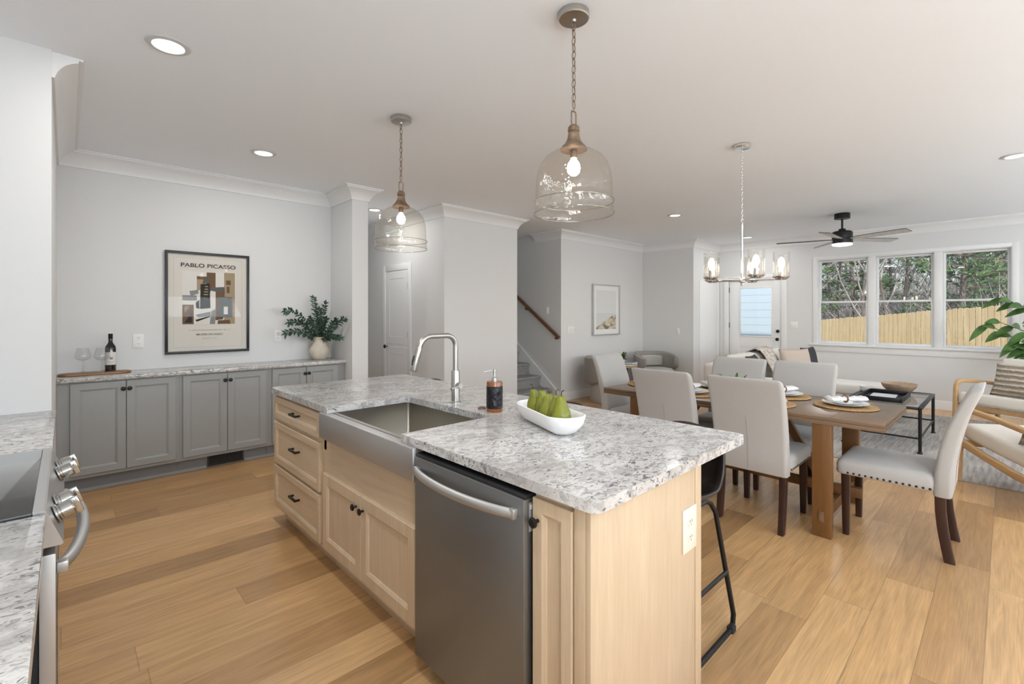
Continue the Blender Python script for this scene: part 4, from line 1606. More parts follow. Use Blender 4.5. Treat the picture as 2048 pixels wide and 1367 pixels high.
# ------------------------------------------------------------------ dining chairs (face local +x)
def make_chair(label, loc, rz):
    t = thing('dining_chair', label, 'dining chair', loc, rz, 'linen dining chairs around the table')

    def S(z, ins, cx=0.035):
        return [(cx + a, b, z) for a, b in rrect(0.475 - 2 * ins, 0.462 - 2 * ins, max(0.035 - ins * 0.2, 0.01), 5)]
    mb = MB()
    mb.loft([S(0.388, 0.012), S(0.392, 0.002), S(0.40, 0.0), S(0.445, -0.002), S(0.468, 0.004), S(0.482, 0.016), S(0.490, 0.042), S(0.495, 0.09), S(0.497, 0.15)])
    mb.build('seat', LINEN, t, smooth=80)
    mb = MB()
    prof = [(0.366, -0.232, 0.072, 0.452), (0.372, -0.232, 0.080, 0.462), (0.50, -0.238, 0.080, 0.462), (0.62, -0.254, 0.080, 0.464), (0.74, -0.281, 0.078, 0.466), (0.85, -0.315, 0.075, 0.468), (0.93, -0.346, 0.072, 0.470), (0.968, -0.363, 0.068, 0.468), (0.982, -0.370, 0.056, 0.458), (0.988, -0.373, 0.036, 0.440)]
    mb.loft([[(cx + a, b, z + (-a * 0.35 if z > 0.8 else 0)) for a, b in rrect(th, w, th * 0.30, 4)] for z, cx, th, w in prof])
    bk = mb.build('backrest', LINEN, t, smooth=80)
    mb = MB()
    mb.tube([(-0.272, 0, 0.375), (-0.2795, 0, 0.50), (-0.2945, 0, 0.62), (-0.320, 0, 0.735)], 0.0022, 6)
    mb.build('back_seam', pbr('seam_thread', (0.36, 0.34, 0.32), 0.9), bk)
    for sy in (-1, 1):
        mb = MB()
        mb.loft([[(0.225 + a, sy * 0.190 + b, z) for a, b in rrect(w, w, 0.004, 2)] for z, w in ((0.0, 0.034), (0.25, 0.042), (0.388, 0.046))])
        mb.build('leg', WALNUT, t)
        mb = MB()
        mb.loft([[(x + a, sy * 0.195 + b, z) for a, b in rrect(0.048, w, 0.004, 2)] for z, x, w in ((0.0, -0.262, 0.034), (0.08, -0.248, 0.036), (0.18, -0.233, 0.038), (0.28, -0.224, 0.040), (0.366, -0.222, 0.042))])
        mb.build('leg', WALNUT, t)
    rows = [[((-0.182 + 0.030 * k, sg * 0.2305, 0.404), (0, sg, 0)) for k in range(14)] for sg in (-1, 1)]
    rows.append([((0.272, -0.19 + 0.0317 * k, 0.404), (1, 0, 0)) for k in range(13)])
    for row in rows:
        mb = MB()
        for p, n in row:
            q = Vector((0, 0, 1)).rotation_difference(Vector(n)).to_matrix().to_4x4()
            M_ = Matrix.Translation(Vector(p)) @ q
            b0 = len(mb.bm.verts)
            mb.lathe([(0.0072, 0), (0.0064, 0.003), (0.0038, 0.005), (0, 0.0058)], seg=8)
            mb.bm.verts.ensure_lookup_table()
            for v in mb.bm.verts[b0:]:
                v.co = M_ @ v.co
        mb.build('nailhead_trim', BRONZEN, t, smooth=180)
    return t


BRONZEN = pbr('dark_nailhead', (0.06, 0.045, 0.035), 0.3, 0.9)
ch = make_chair('linen dining chair at the near end of the table, seen side on at the right', (3.81, 0.485, 0), PI / 2)
dup(ch, 'linen dining chair seen from behind, right of the other one nearest the island', (3.565, 1.185, 0), 0.0)
dup(ch, 'linen dining chair seen from behind, left one of the two nearest the island', (3.565, 1.775, 0), 0.0)
dup(ch, 'linen dining chair across the table, left one, before the sofa pillows', (4.235, 1.735, 0), PI)
dup(ch, 'linen dining chair across the table, right one, beside the coffee table', (4.235, 1.195, 0), PI)
dup(ch, 'linen dining chair at the far left end, before the curved grey chair', (4.07, 2.49, 0), -PI / 2)

# ------------------------------------------------------------------ place settings
settings = [((3.93, 0.775), -0.75, 'at the right end'), ((3.66, 1.20), 0.2, 'behind the nearest chair back'), ((3.66, 1.76), 0.2, 'between the two chair backs'),
            ((4.08, 1.21), 2.9, 'across the table, right one'), ((4.08, 1.75), 2.9, 'across the table, left one'), ((3.87, 2.26), 1.6, 'at the far left end')]
for (x, y), rz, where in settings:
    mb = MB()
    prof = [(0, 0.0)]
    prof += [(0.185, 0.0), (0.190, 0.004)]
    for k in range(12):
        r = 0.187 - k * 0.0155
        prof += [(r, 0.010), (r - 0.0075, 0.0075)]
    prof += [(0, 0.008)]
    mb.lathe(prof, seg=44)
    for v in mb.bm.verts:
        a = math.atan2(v.co.y, v.co.x)
        r = math.hypot(v.co.x, v.co.y)
        if r > 0.12:
            v.co.z += 0.0016 * math.sin(a * 22)
    tag(mb.build('placemat', SEAGRASS, smooth=60), 'round woven placemat ' + where, 'placemat', 'woven placemats on the dining table', loc=(x, y, 0.7618))
    mb = MB()
    mb.lathe([(0, 0.0), (0.075, 0.0), (0.085, 0.003), (0.118, 0.010), (0.137, 0.0165), (0.138, 0.0185), (0.118, 0.0135), (0.085, 0.0065), (0, 0.005)], seg=44)
    tag(mb.build('dinner_plate', PLATEW, smooth=60), 'white dinner plate on the placemat ' + where, 'plate', 'white dinner plates', loc=(x, y, 0.7745))
    mb = MB()
    mb.lathe([(0, 0.0), (0.055, 0.0), (0.062, 0.003), (0.085, 0.0095), (0.098, 0.0150), (0.099, 0.0168), (0.085, 0.0125), (0.062, 0.0062), (0, 0.005)], seg=40)
    tag(mb.build('salad_plate', PLATEW, smooth=60), 'small white plate stacked on the dinner plate ' + where, 'plate', 'small white plates', loc=(x, y, 0.7835))
    t = thing('napkin', 'white rolled napkin in a beaded ring on the plates ' + where, 'napkin', (x, y, 0.8015), rz, 'napkins on the plates')
    mb = MB()
    secs = []
    for k in range(17):
        u = -1 + k / 8.0
        w = 0.022 + 0.030 * abs(u) ** 1.3
        h = 0.015 + 0.003 * math.sin(k * 1.7)
        secs.append([(u * 0.125, w * math.cos(a), h + h * math.sin(a) * (1 + 0.12 * math.sin(5 * a + k))) for a in [2 * PI * j / 16 for j in range(16)]])
    mb.loft(secs)
    mb.build('cloth', NAPKIN, t, smooth=120)
    mb = MB()
    for k in range(12):
        a = 2 * PI * k / 12
        c = (0.0, 0.0275 * math.cos(a), 0.016 + 0.0225 * math.sin(a))
        mb.lathe([(0, -0.0062), (0.0045, -0.0044), (0.0062, 0), (0.0045, 0.0044), (0, 0.0062)], c=c, seg=8)
    mb.build('beaded_ring', BRONZEW, t, smooth=180) if 'BRONZEW' in globals() else mb.build('beaded_ring', TABLEL, t, smooth=180)
# centrepiece
t = thing('centerpiece_bowl', 'low white bowl in the middle of the dining table', 'bowl', (3.87, 1.50, 0.7604))
mb = MB()
mb.lathe([(0, 0), (0.06, 0), (0.07, 0.004), (0.115, 0.035), (0.135, 0.062), (0.137, 0.066), (0.131, 0.064), (0.108, 0.036), (0.06, 0.010), (0, 0.008)], seg=40)
mb.build('bowl_body', PLATEW, t, smooth=60)
random.seed(5)
t = thing('greenery', 'low green leafy arrangement in the white bowl on the dining table', 'plant', (3.87, 1.50, 0.78))
mb = MB()
for k in range(90):
    a = random.uniform(0, 2 * PI)
    r = random.uniform(0.0, 0.10)
    el = random.uniform(0.1, 1.2)
    leaf(mb, (r * math.cos(a), r * math.sin(a), 0.03 + random.uniform(0, 0.065)), (math.cos(a) * math.cos(el), math.sin(a) * math.cos(el), math.sin(el)), (0, 0, 1), random.uniform(0.06, 0.10), random.uniform(0.02, 0.035), 0.3, n=4)
mb.build('leaves', LEAFG, t, smooth=180, recalc=False)
mb = MB()
for k in range(14):
    a = 2 * PI * k / 14
    mb.tube([(0, 0, 0.0), (0.04 * math.cos(a), 0.04 * math.sin(a), 0.04)], 0.002, 5)
mb.build('stems', STEM, t)

# ------------------------------------------------------------------ chandelier
t = thing('chandelier', 'chrome five-arm chandelier with glass cylinder shades over the dining table', 'chandelier', (3.935, 1.465, ZC))
mb = MB()
mb.lathe([(0, -0.0005), (0.062, -0.0005), (0.065, -0.004), (0.065, -0.020), (0.060, -0.026), (0, -0.028)], seg=36)
mb.build('canopy', CHROME, t)
mb = MB()
z, k = -0.028, 0
while z > -0.57:
    ring = []
    for a in range(12):
        th = 2 * PI * a / 12
        u, v = 0.0055 * math.cos(th), 0.014 * math.sin(th)
        ring.append((u, 0, z - 0.014 + v) if k % 2 else (0, u, z - 0.014 + v))
    mb.tube(ring, 0.0014, 6, closed=True)
    z -= 0.0235
    k += 1
mb.build('chain', CHROME, t)
mb = MB()
mb.tube([(0.016 * math.cos(2 * PI * a / 16), 0, -0.60 + 0.016 * math.sin(2 * PI * a / 16)) for a in range(16)], 0.003, 8, closed=True)
mb.build('hanging_ring', CHROME, t)
mb = MB()
mb.lathe([(0, -0.612), (0.006, -0.614), (0.009, -0.63), (0.009, -0.66), (0.0075, -0.665), (0.0075, -1.055), (0.020, -1.058), (0.024, -1.07), (0.024, -1.095), (0.012, -1.105), (0.010, -1.125), (0, -1.13)], seg=20)
mb.build('stem', CHROME, t)
base_a = -139.6
for k in range(5):
    a = math.radians(base_a + 72 * k)
    c, s = math.cos(a), math.sin(a)
    mb = MB()
    mb.tube([(c * 0.02, s * 0.02, -1.082), (c * 0.275, s * 0.275, -1.077)], 0.0085, 12)
    x, y = c * 0.275, s * 0.275
    mb.lathe([(0, -1.090), (0.030, -1.090), (0.034, -1.084), (0.060, -1.070), (0.062, -1.062), (0.030, -1.060), (0.020, -1.055), (0.020, -1.012), (0.016, -1.008), (0, -1.008)], c=(x, y, 0), seg=28)
    arm = mb.build('arm', CHROME, t)
    mb = MB()
    mb.lathe([(0.0555, -1.0615), (0.0575, -1.0615), (0.0575, -0.872), (0.0545, -0.872), (0.0545, -1.0600)], c=(x, y, 0), seg=36)
    mb.build('glass_shade', GLASSB, arm, smooth=50)
    mb = MB()
    mb.lathe([(0.010, -1.007), (0.013, -0.995), (0.022, -0.972), (0.024, -0.955), (0.018, -0.93), (0.009, -0.915), (0, -0.912)], c=(x, y, 0), seg=20)
    mb.build('bulb', BULB, arm, smooth=180)
# ------------------------------------------------------------------ ceiling fan
t = thing('ceiling_fan', 'black ceiling fan with a lit round lamp in front of the windows', 'ceiling fan', (7.58, 1.53, ZC))
mb = MB()
mb.lathe([(0, -0.0005), (0.088, -0.0005), (0.090, -0.004), (0.090, -0.068), (0.086, -0.072), (0, -0.072)], seg=40)
mb.build('canopy', BLACK, t)
mb = MB()
mb.lathe([(0, -0.0725), (0.0125, -0.0725), (0.0125, -0.20), (0.035, -0.205), (0.042, -0.215), (0.042, -0.235), (0, -0.236)], seg=24)
mb.build('downrod', BLACK, t)
mb = MB()
mb.lathe([(0, -0.236), (0.10, -0.240), (0.115, -0.252), (0.118, -0.262), (0.118, -0.335), (0.106, -0.340), (0.106, -0.352), (0.118, -0.356), (0.120, -0.405), (0, -0.406)], seg=44)
mb.build('motor_housing', BLACK, t)
mb = MB()
mb.lathe([(0, -0.4062), (0.116, -0.4062), (0.116, -0.418), (0.105, -0.428), (0.06, -0.436), (0, -0.438)], seg=40)
mb.build('lamp_diffuser', emit('fan_lamp', (1.0, 0.96, 0.90), 4.0), t, smooth=60)
BLADE = wood('grey_fan_blade', ((0.55, 0.55, 0.55), (0.66, 0.66, 0.66)), 'x', 1.0, 0.5)
for k in range(5):
    a = math.radians(178 + 72 * k)
    R_ = Matrix.Rotation(a, 4, 'Z') @ Matrix.Rotation(math.radians(-11), 4, 'X')
    secs = []
    for x, w in ((0.10, 0.030), (0.17, 0.045), (0.22, 0.058), (0.50, 0.068), (0.74, 0.074), (0.77, 0.060)):
        secs.append([R_ @ Vector((x, y, z)) + Vector((0, 0, -0.346)) for y, z in ((-w, -0.0035), (w, -0.0035), (w, 0.0035), (-w, 0.0035))])
    mb = MB()
    mb.loft(secs)
    bl = mb.build('blade', [BLACK, BLADE], t, smooth=30)
    for p_ in bl.data.polygons:
        if p_.normal.z < -0.5:
            p_.material_index = 1
d = bpy.data.lights.new('fan_lamp', 'AREA')
d.shape = 'DISK'
d.size = 0.2
d.energy = 8
d.color = (1.0, 0.96, 0.9)
o = bpy.data.objects.new('fan_lamp', d)
COL.objects.link(o)
o.parent = t
o.location = (0, 0, -0.442)

# ------------------------------------------------------------------ living area: rug, sofa
mb = MB()
m, N, L, p = new_mat('faded_rug')
tc = N.new('ShaderNodeTexCoord')
mp = N.new('ShaderNodeMapping')
mp.inputs['Scale'].default_value = (2.2, 26, 1)
n1 = N.new('ShaderNodeTexNoise')
n1.inputs['Scale'].default_value = 1.6
n1.inputs['Detail'].default_value = 6
n2 = N.new('ShaderNodeTexVoronoi')
n2.inputs['Scale'].default_value = 2.6
r = N.new('ShaderNodeValToRGB')
r.color_ramp.elements[0].position = 0.34
r.color_ramp.elements[0].color = (0.25, 0.235, 0.225, 1)
r.color_ramp.elements[1].position = 0.66
r.color_ramp.elements[1].color = (0.50, 0.465, 0.42, 1)
L.new(tc.outputs['Object'], mp.inputs[0])
L.new(mp.outputs[0], n1.inputs['Vector'])
L.new(tc.outputs['Object'], n2.inputs['Vector'])
mx = N.new('ShaderNodeMix')
mx.inputs[0].default_value = 0.22
L.new(n1.outputs[0], mx.inputs[2])
L.new(n2.outputs[0], mx.inputs[3])
L.new(mx.outputs[0], r.inputs[0])
L.new(r.outputs[0], p.inputs['Base Color'])
p.inputs['Roughness'].default_value = 1.0
RUG = m
mb.box(5.47, 8.72, -2.0, 2.25, 0.0005, 0.008, 0.002)
tag(mb.build('area_rug', RUG), 'large faded grey and beige rug under the coffee table', 'rug')
RZ = 0.0085

SOFAC = pbr('sofa_fabric', (0.66, 0.63, 0.58), 0.92, bump=0.1, bscale=260, var=0.04, sheen=0.2)
t = thing('sofa', 'cream sofa with a far chaise end, behind the dining table', 'sofa', (7.25, 2.25, RZ))
mb = MB()
mb.box(-1.2, 1.2, -0.50, 0.48, 0.10, 0.30, 0.02)
mb.box(0.50, 1.2, -1.25, -0.50, 0.10, 0.30, 0.02)
mb.build('base', SOFAC, t)
mb = MB()
mb.box(-1.2, 1.2, 0.28, 0.50, 0.301, 0.76, 0.05, 3)
mb.build('back', SOFAC, t)
for x in (-1.11, 1.11):
    mb = MB()
    mb.box(x - 0.09, x + 0.09, -0.50, 0.278, 0.301, 0.63 if x < 0 else 0.64, 0.04, 3)
    mb.build('arm', SOFAC, t)
for a, b, c_, d_ in ((-1.018, -0.262, -0.51, 0.276), (-0.258, 0.49, -0.51, 0.276), (0.494, 1.018, -1.26, 0.276)):
    mb = MB()
    mb.box(a, b, c_, d_, 0.301, 0.452, 0.035, 3)
    mb.build('seat_cushion', SOFAC, t)
for a, b in ((-1.015, -0.345), (-0.335, 0.335), (0.345, 1.015)):
    mb = MB()
    pillow(mb, b - a, 0.43, 0.26, 14, 0.02)
    bmesh.ops.transform(mb.bm, matrix=Matrix.Translation(((a + b) / 2, 0.20, 0.445)) @ Matrix.Rotation(math.radians(-10), 4, 'X'), verts=mb.bm.verts[:])
    mb.build('back_cushion', SOFAC, t, smooth=180)
for x, y in ((-1.13, -0.43), (-1.13, 0.42), (1.13, -1.17), (1.13, 0.42), (0.56, -1.17)):
    mb = MB()
    mb.cyl((x, y, 0), (x, y, 0.0998), 0.018, 0.026)
    mb.build('leg', WALNUT, t)


def scatter_pillow(name, label, loc, rz, tilt, w, h, th, mat, cat='pillow'):
    o = MB()
    pillow(o, w, h, th, 16)
    bmesh.ops.transform(o.bm, matrix=Matrix.Rotation(tilt, 4, 'X'), verts=o.bm.verts[:])
    q = o.build(name, mat, smooth=180)
    q.rotation_euler = (0, 0, rz)
    return tag(q, label, cat, loc=loc)


BEIGE = pbr('beige_pillow', (0.47, 0.395, 0.335), 0.9, bump=0.1, bscale=200)
CHAR = pbr('charcoal_pillow', (0.035, 0.037, 0.042), 0.9, bump=0.2, bscale=160, var=0.4)
scatter_pillow('throw_pillow', 'beige pillow on the sofa, left of the charcoal grey pillow', (7.52, 2.02, 0.468), -0.55, -0.25, 0.50, 0.46, 0.15, BEIGE)
scatter_pillow('throw_pillow', 'charcoal grey pillow at the right end of the sofa pillows', (8.30, 2.06, 0.468), -0.15, -0.18, 0.44, 0.44, 0.13, CHAR)
scatter_pillow('throw_pillow', 'dark pillow on the sofa half hidden by the draped throw', (6.52, 2.20, 0.468), 0.1, -0.30, 0.44, 0.42, 0.13, CHAR)
# throw over the back of the sofa
THROW = wood('striped_throw', ((0.36, 0.30, 0.25), (0.62, 0.58, 0.54)), 'y', 1.6, 0.95, (0.4, 0.6), 0.1, 0.2)
mb = MB()
path = [(2.02, 0.468), (2.10, 0.472), (2.17, 0.56), (2.24, 0.68), (2.30, 0.80), (2.37, 0.895), (2.45, 0.915), (2.55, 0.87), (2.66, 0.81), (2.745, 0.79), (2.768, 0.74), (2.772, 0.60), (2.774, 0.45)]
vt = []
for i, (y, z) in enumerate(path):
    row = []
    for j in range(15):
        u = j / 14.0
        row.append(mb.bm.verts.new((6.98 + 0.46 * u + 0.10 * i / 12 - (0.06 if i < 2 else 0), y, z + 0.012 + 0.016 * math.sin(u * 17 + i * 0.5) ** 2)))
    vt.append(row)
for i in range(len(path) - 1):
    for j in range(14):
        mb.bm.faces.new((vt[i][j], vt[i][j + 1], vt[i + 1][j + 1], vt[i + 1][j]))
o = mb.build('throw_blanket', THROW, smooth=180)
sl = o.modifiers.new('thick', 'SOLIDIFY')
sl.thickness = 0.01
tag(o, 'pale grey and beige throw draped over the sofa back', 'throw')

# ------------------------------------------------------------------ coffee table and what lies on it
t = thing('coffee_table', 'black metal coffee table with a glass top beside the dining table', 'coffee table', (6.80, 0.92, RZ))
mb = MB()
HX, HY, TZ = 0.62, 0.335, 0.462
for a, b, c_, d_ in ((-HX, HX, -HY, -HY + 0.035), (-HX, HX, HY - 0.035, HY), (-HX, -HX + 0.035, -HY + 0.035, HY - 0.035), (HX - 0.035, HX, -HY + 0.035, HY - 0.035)):
    mb.box(a, b, c_, d_, TZ - 0.026, TZ, 0.003)
mb.build('top_frame', BLACK, t)
mb = MB()
mb.box(-HX + 0.0352, HX - 0.0352, -HY + 0.0352, HY - 0.0352, TZ - 0.009, TZ - 0.003)
mb.build('glass_top', thin_glass('smoked_table_glass', (0.80, 0.81, 0.82), 0.8, 0.0, floor=0.08), t, smooth=0)
for sx in (-1, 1):
    for sy in (-1, 1):
        x, y = sx * (HX - 0.016), sy * (HY - 0.016)
        mb = MB()
        mb.cyl((x, y, 0.0), (x, y, TZ - 0.0262), 0.0145, 0.0155, 14)
        mb.lathe([(0, 0), (0.024, 0), (0.022, 0.010), (0.015, 0.02)], c=(x, y, 0), seg=14)
        mb.build('leg', BLACK, t)
for sx in (-1, 1):
    mb = MB()
    mb.cyl((sx * (HX - 0.016), -HY + 0.031, 0.15), (sx * (HX - 0.016), HY - 0.031, 0.15), 0.009, seg=12)
    mb.build('stretcher', BLACK, t)
for sy in (-1, 1):
    mb = MB()
    mb.cyl((-HX + 0.031, sy * (HY - 0.016), 0.15), (HX - 0.031, sy * (HY - 0.016), 0.15), 0.009, seg=12)
    mb.build('stretcher', BLACK, t)
CT = RZ + TZ + 0.0003
t = thing('serving_tray', 'black rectangular tray on the glass coffee table', 'tray', (6.68, 0.95, CT))
mb = MB()
mb.box(-0.32, 0.32, -0.19, 0.19, 0.0, 0.006)
mb.build('tray_base', BLACK, t, smooth=0)
mb = MB()
for a, b, c_, d_ in ((-0.32, 0.32, -0.19, -0.178), (-0.32, 0.32, 0.178, 0.19), (-0.32, -0.308, -0.178, 0.178), (0.308, 0.32, -0.178, 0.178)):
    mb.box(a, b, c_, d_, 0.0062, 0.048, 0.002)
mb.build('rim', BLACK, t)
t = thing('magazine', 'pale magazine lying in the black tray', 'magazine', (6.66, 0.96, CT + 0.0065), 0.04)
mb = MB()
mb.box(-0.21, 0.21, -0.11, 0.11, 0.0, 0.010)
mb.build('pages', PLASTW, t, smooth=0)
mb = MB()
mb.box(-0.212, 0.212, -0.112, 0.112, 0.0102, 0.0112)
mb.build('cover', pbr('pale_cover', (0.62, 0.63, 0.66), 0.35), t, smooth=0)
WOODB = wood('bowl_wood', ((0.20, 0.125, 0.075), (0.44, 0.32, 0.22)), 'x', 1.2, 0.5)
mb = MB()
mb.lathe([(0, 0), (0.07, 0), (0.08, 0.004), (0.125, 0.030), (0.158, 0.070), (0.172, 0.108), (0.170, 0.112), (0.164, 0.110), (0.148, 0.075), (0.11, 0.035), (0.05, 0.016), (0, 0.014)], seg=44)
tag(mb.build('wooden_bowl', WOODB, smooth=60), 'round grey-brown wooden bowl on the coffee table behind the tray', 'bowl', loc=(7.215, 0.89, CT))
mb = MB()
mb.lathe([(0, 0), (0.05, 0), (0.062, 0.006), (0.066, 0.06), (0.062, 0.062), (0.058, 0.050), (0, 0.048)], seg=36)
tag(mb.build('candle_dish', pbr('grey_white_glaze', (0.60, 0.585, 0.565), 0.4), smooth=50), 'small pale dish beside the wooden bowl on the coffee table', 'dish', loc=(7.09, 1.185, CT))


# ------------------------------------------------------------------ oak armchairs (face local +x)
def armchair(label, loc, rz):
    t = thing('armchair', label, 'armchair', loc, rz, 'oak framed armchairs')
    for sy in (-1, 1):
        y = sy * 0.3395

        def bar(pts, ws, name, th=0.042):
            secs = []
            n = len(pts)
            for i, (x, z) in enumerate(pts):
                a = pts[max(0, i - 1)]
                b = pts[min(n - 1, i + 1)]
                d = Vector((b[0] - a[0], 0, b[1] - a[1])).normalized()
                u = Vector((-d.z, 0, d.x))
                secs.append([Vector((x, y + q, z)) + u * p_ for p_, q in rrect((ws[i] if isinstance(ws, (list, tuple)) else ws) * 1.3, th, 0.013, 3)])
            m_ = MB()
            m_.loft(secs)
            return m_.build(name, OAKF, t, smooth=50)
        front = [(0.345, 0.0), (0.335, 0.15), (0.325, 0.32), (0.318, 0.50), (0.310, 0.555), (0.285, 0.592), (0.24, 0.606), (0.0, 0.590), (-0.25, 0.560), (-0.40, 0.540)]
        bar(front, [0.030, 0.034, 0.040, 0.036, 0.036, 0.036, 0.034, 0.032, 0.032, 0.030], 'arm')
        bar([(-0.40, 0.0), (-0.375, 0.20), (-0.40, 0.38), (-0.44, 0.56), (-0.52, 0.80)], [0.030, 0.040, 0.038, 0.036, 0.030], 'leg', 0.038)
        bar([(0.305, 0.325), (0.10, 0.275), (-0.20, 0.215), (-0.365, 0.20)], [0.050, 0.046, 0.046, 0.050], 'side_rail', 0.036)
    mb = MB()
    mb.box(0.285, 0.312, -0.3185, 0.3185, 0.290, 0.345, 0.006)
    mb.build('front_rail', OAKF, t)
    mb = MB()
    mb.box(-0.535, -0.505, -0.3185, 0.3185, 0.745, 0.80, 0.006)
    mb.box(-0.395, -0.370, -0.3185, 0.3185, 0.19, 0.235, 0.006)
    mb.build('back_rail', OAKF, t)
    mb = MB()
    mb.box(-0.34, 0.345, -0.315, 0.315, 0.0, 0.135, 0.035, 3)
    bmesh.ops.transform(mb.bm, matrix=Matrix.Translation((0.0, 0, 0.305)) @ Matrix.Rotation(math.radians(-8.5), 4, 'Y'), verts=mb.bm.verts[:])
    mb.build('seat_cushion', LINENL, t, smooth=60)
    mb = MB()
    mb.box(-0.065, 0.065, -0.315, 0.315, 0.0, 0.50, 0.04, 3)
    bmesh.ops.transform(mb.bm, matrix=Matrix.Translation((-0.325, 0, 0.375)) @ Matrix.Rotation(math.radians(-17), 4, 'Y'), verts=mb.bm.verts[:])
    mb.build('back_cushion', LINENL, t, smooth=60)
    return t


a1 = armchair('oak armchair with cream cushions facing the room below the window', (7.80, -0.03, RZ), math.radians(151))
rz2 = math.radians(37)
fl = Vector((5.49, 0.285))
c2, s2 = math.cos(rz2), math.sin(rz2)
cx, cy = fl.x - (0.345 * c2 - 0.335 * s2), fl.y - (0.345 * s2 + 0.335 * c2)
dup(a1, 'nearer oak armchair with cream cushions, cut off by the right edge', (cx, cy, RZ), rz2)
RIB = pbr('ribbed_pillow', (0.50, 0.43, 0.34), 0.95)
mr = RIB.node_tree
wv = mr.nodes.new('ShaderNodeTexWave')
wv.bands_direction = 'Z'
wv.inputs['Scale'].default_value = 5.5
wv.inputs['Distortion'].default_value = 1.2
wv.inputs['Detail Scale'].default_value = 6
tcn = mr.nodes.new('ShaderNodeTexCoord')
mr.links.new(tcn.outputs['Object'], wv.inputs[0])
bp = mr.nodes.new('ShaderNodeBump')
bp.inputs['Strength'].default_value = 0.9
bp.inputs['Distance'].default_value = 0.03
mr.links.new(wv.outputs[1], bp.inputs['Height'])
mr.links.new(bp.outputs[0], mr.nodes['Principled BSDF'].inputs['Normal'])
rr = mr.nodes.new('ShaderNodeValToRGB')
rr.color_ramp.elements[0].color = (0.27, 0.22, 0.165, 1)
rr.color_ramp.elements[1].color = (0.62, 0.55, 0.46, 1)
mr.links.new(wv.outputs[1], rr.inputs[0])
mr.links.new(rr.outputs[0], mr.nodes['Principled BSDF'].inputs['Base Color'])
scatter_pillow('throw_pillow', 'tan ribbed pillow leaning in the oak armchair below the window', (7.80 + 0.085 * 0.875, -0.03 - 0.085 * 0.485, 0.447), math.radians(151 - 90), 0.33, 0.50, 0.40, 0.13, RIB)
PATT = pbr('patterned_pillow', (0.42, 0.38, 0.33), 0.95, bump=0.2, bscale=30, var=0.6)
scatter_pillow('throw_pillow', 'patterned grey pillow at the right edge in the nearer oak armchair', (cx - 0.12 * c2 - 0.03 * s2, cy - 0.12 * s2 + 0.03 * c2, 0.432), rz2 - PI / 2, 0.38, 0.46, 0.36, 0.13, PATT)


# ------------------------------------------------------------------ curved barrel chairs (face local -y)
def barrel(label, loc, rz):
    t = thing('barrel_chair', label, 'armchair', loc, rz, 'grey curved barrel chairs')
    mb = MB()
    mb.lathe([(0, 0.0), (0.29, 0.0), (0.30, 0.012), (0.30, 0.33), (0.29, 0.345), (0, 0.345)], seg=44)
    mb.build('drum_base', GREYL, t, smooth=50)
    mb = MB()
    mb.lathe([(0, 0.346), (0.275, 0.346), (0.295, 0.362), (0.297, 0.41), (0.28, 0.435), (0.20, 0.447), (0, 0.452)], seg=44)
    mb.build('seat_cushion', GREYL, t, smooth=60)
    mb = MB()
    secs = []
    for k in range(33):
        u = -1 + k / 16.0
        a = math.radians(90 + u * 118)
        f = abs(u)
        zt = 0.725 - 0.085 * max(0, (f - 0.35) / 0.65) ** 1.6
        zb_ = 0.30 + 0.17 * max(0, (f - 0.30) / 0.70) ** 1.3
        sc = 1.0
        if f > 0.95:
            sc = 0.75
        R0 = 0.352
        sec = []
        for p_, q in rrect(0.085 * sc, (zt - zb_) * (1 if f < 0.95 else 0.86), 0.036 * sc, 4):
            r = R0 + p_
            sec.append((r * math.cos(a), r * math.sin(a), (zt + zb_) / 2 + q))
        secs.append(sec)
    mb.loft(secs)
    wr = mb.build('wrap_back', GREYW, t, smooth=70)
    mb = MB()
    pts = []
    for k in range(33):
        u = -1 + k / 16.0
        a = math.radians(90 + u * 117)
        zt = 0.725 - 0.085 * max(0, (abs(u) - 0.35) / 0.65) ** 1.6
        pts.append((0.390 * math.cos(a), 0.390 * math.sin(a), zt - 0.012))
    mb.tube(pts, 0.0055, 6)
    mb.build('piping', PIPING, wr)
    mb = MB()
    secs = []
    for k in range(17):
        u = -1 + k / 8.0
        a = math.radians(90 + u * 52)
        sec = []
        for p_, q in rrect(0.05, 0.20 - 0.03 * abs(u) ** 3, 0.022, 4):
            r = 0.281 + p_
            sec.append((r * math.cos(a), r * math.sin(a), 0.553 + q))
        secs.append(sec)
    mb.loft(secs)
    mb.build('back_cushion', GREYL, t, smooth=70)
    return t


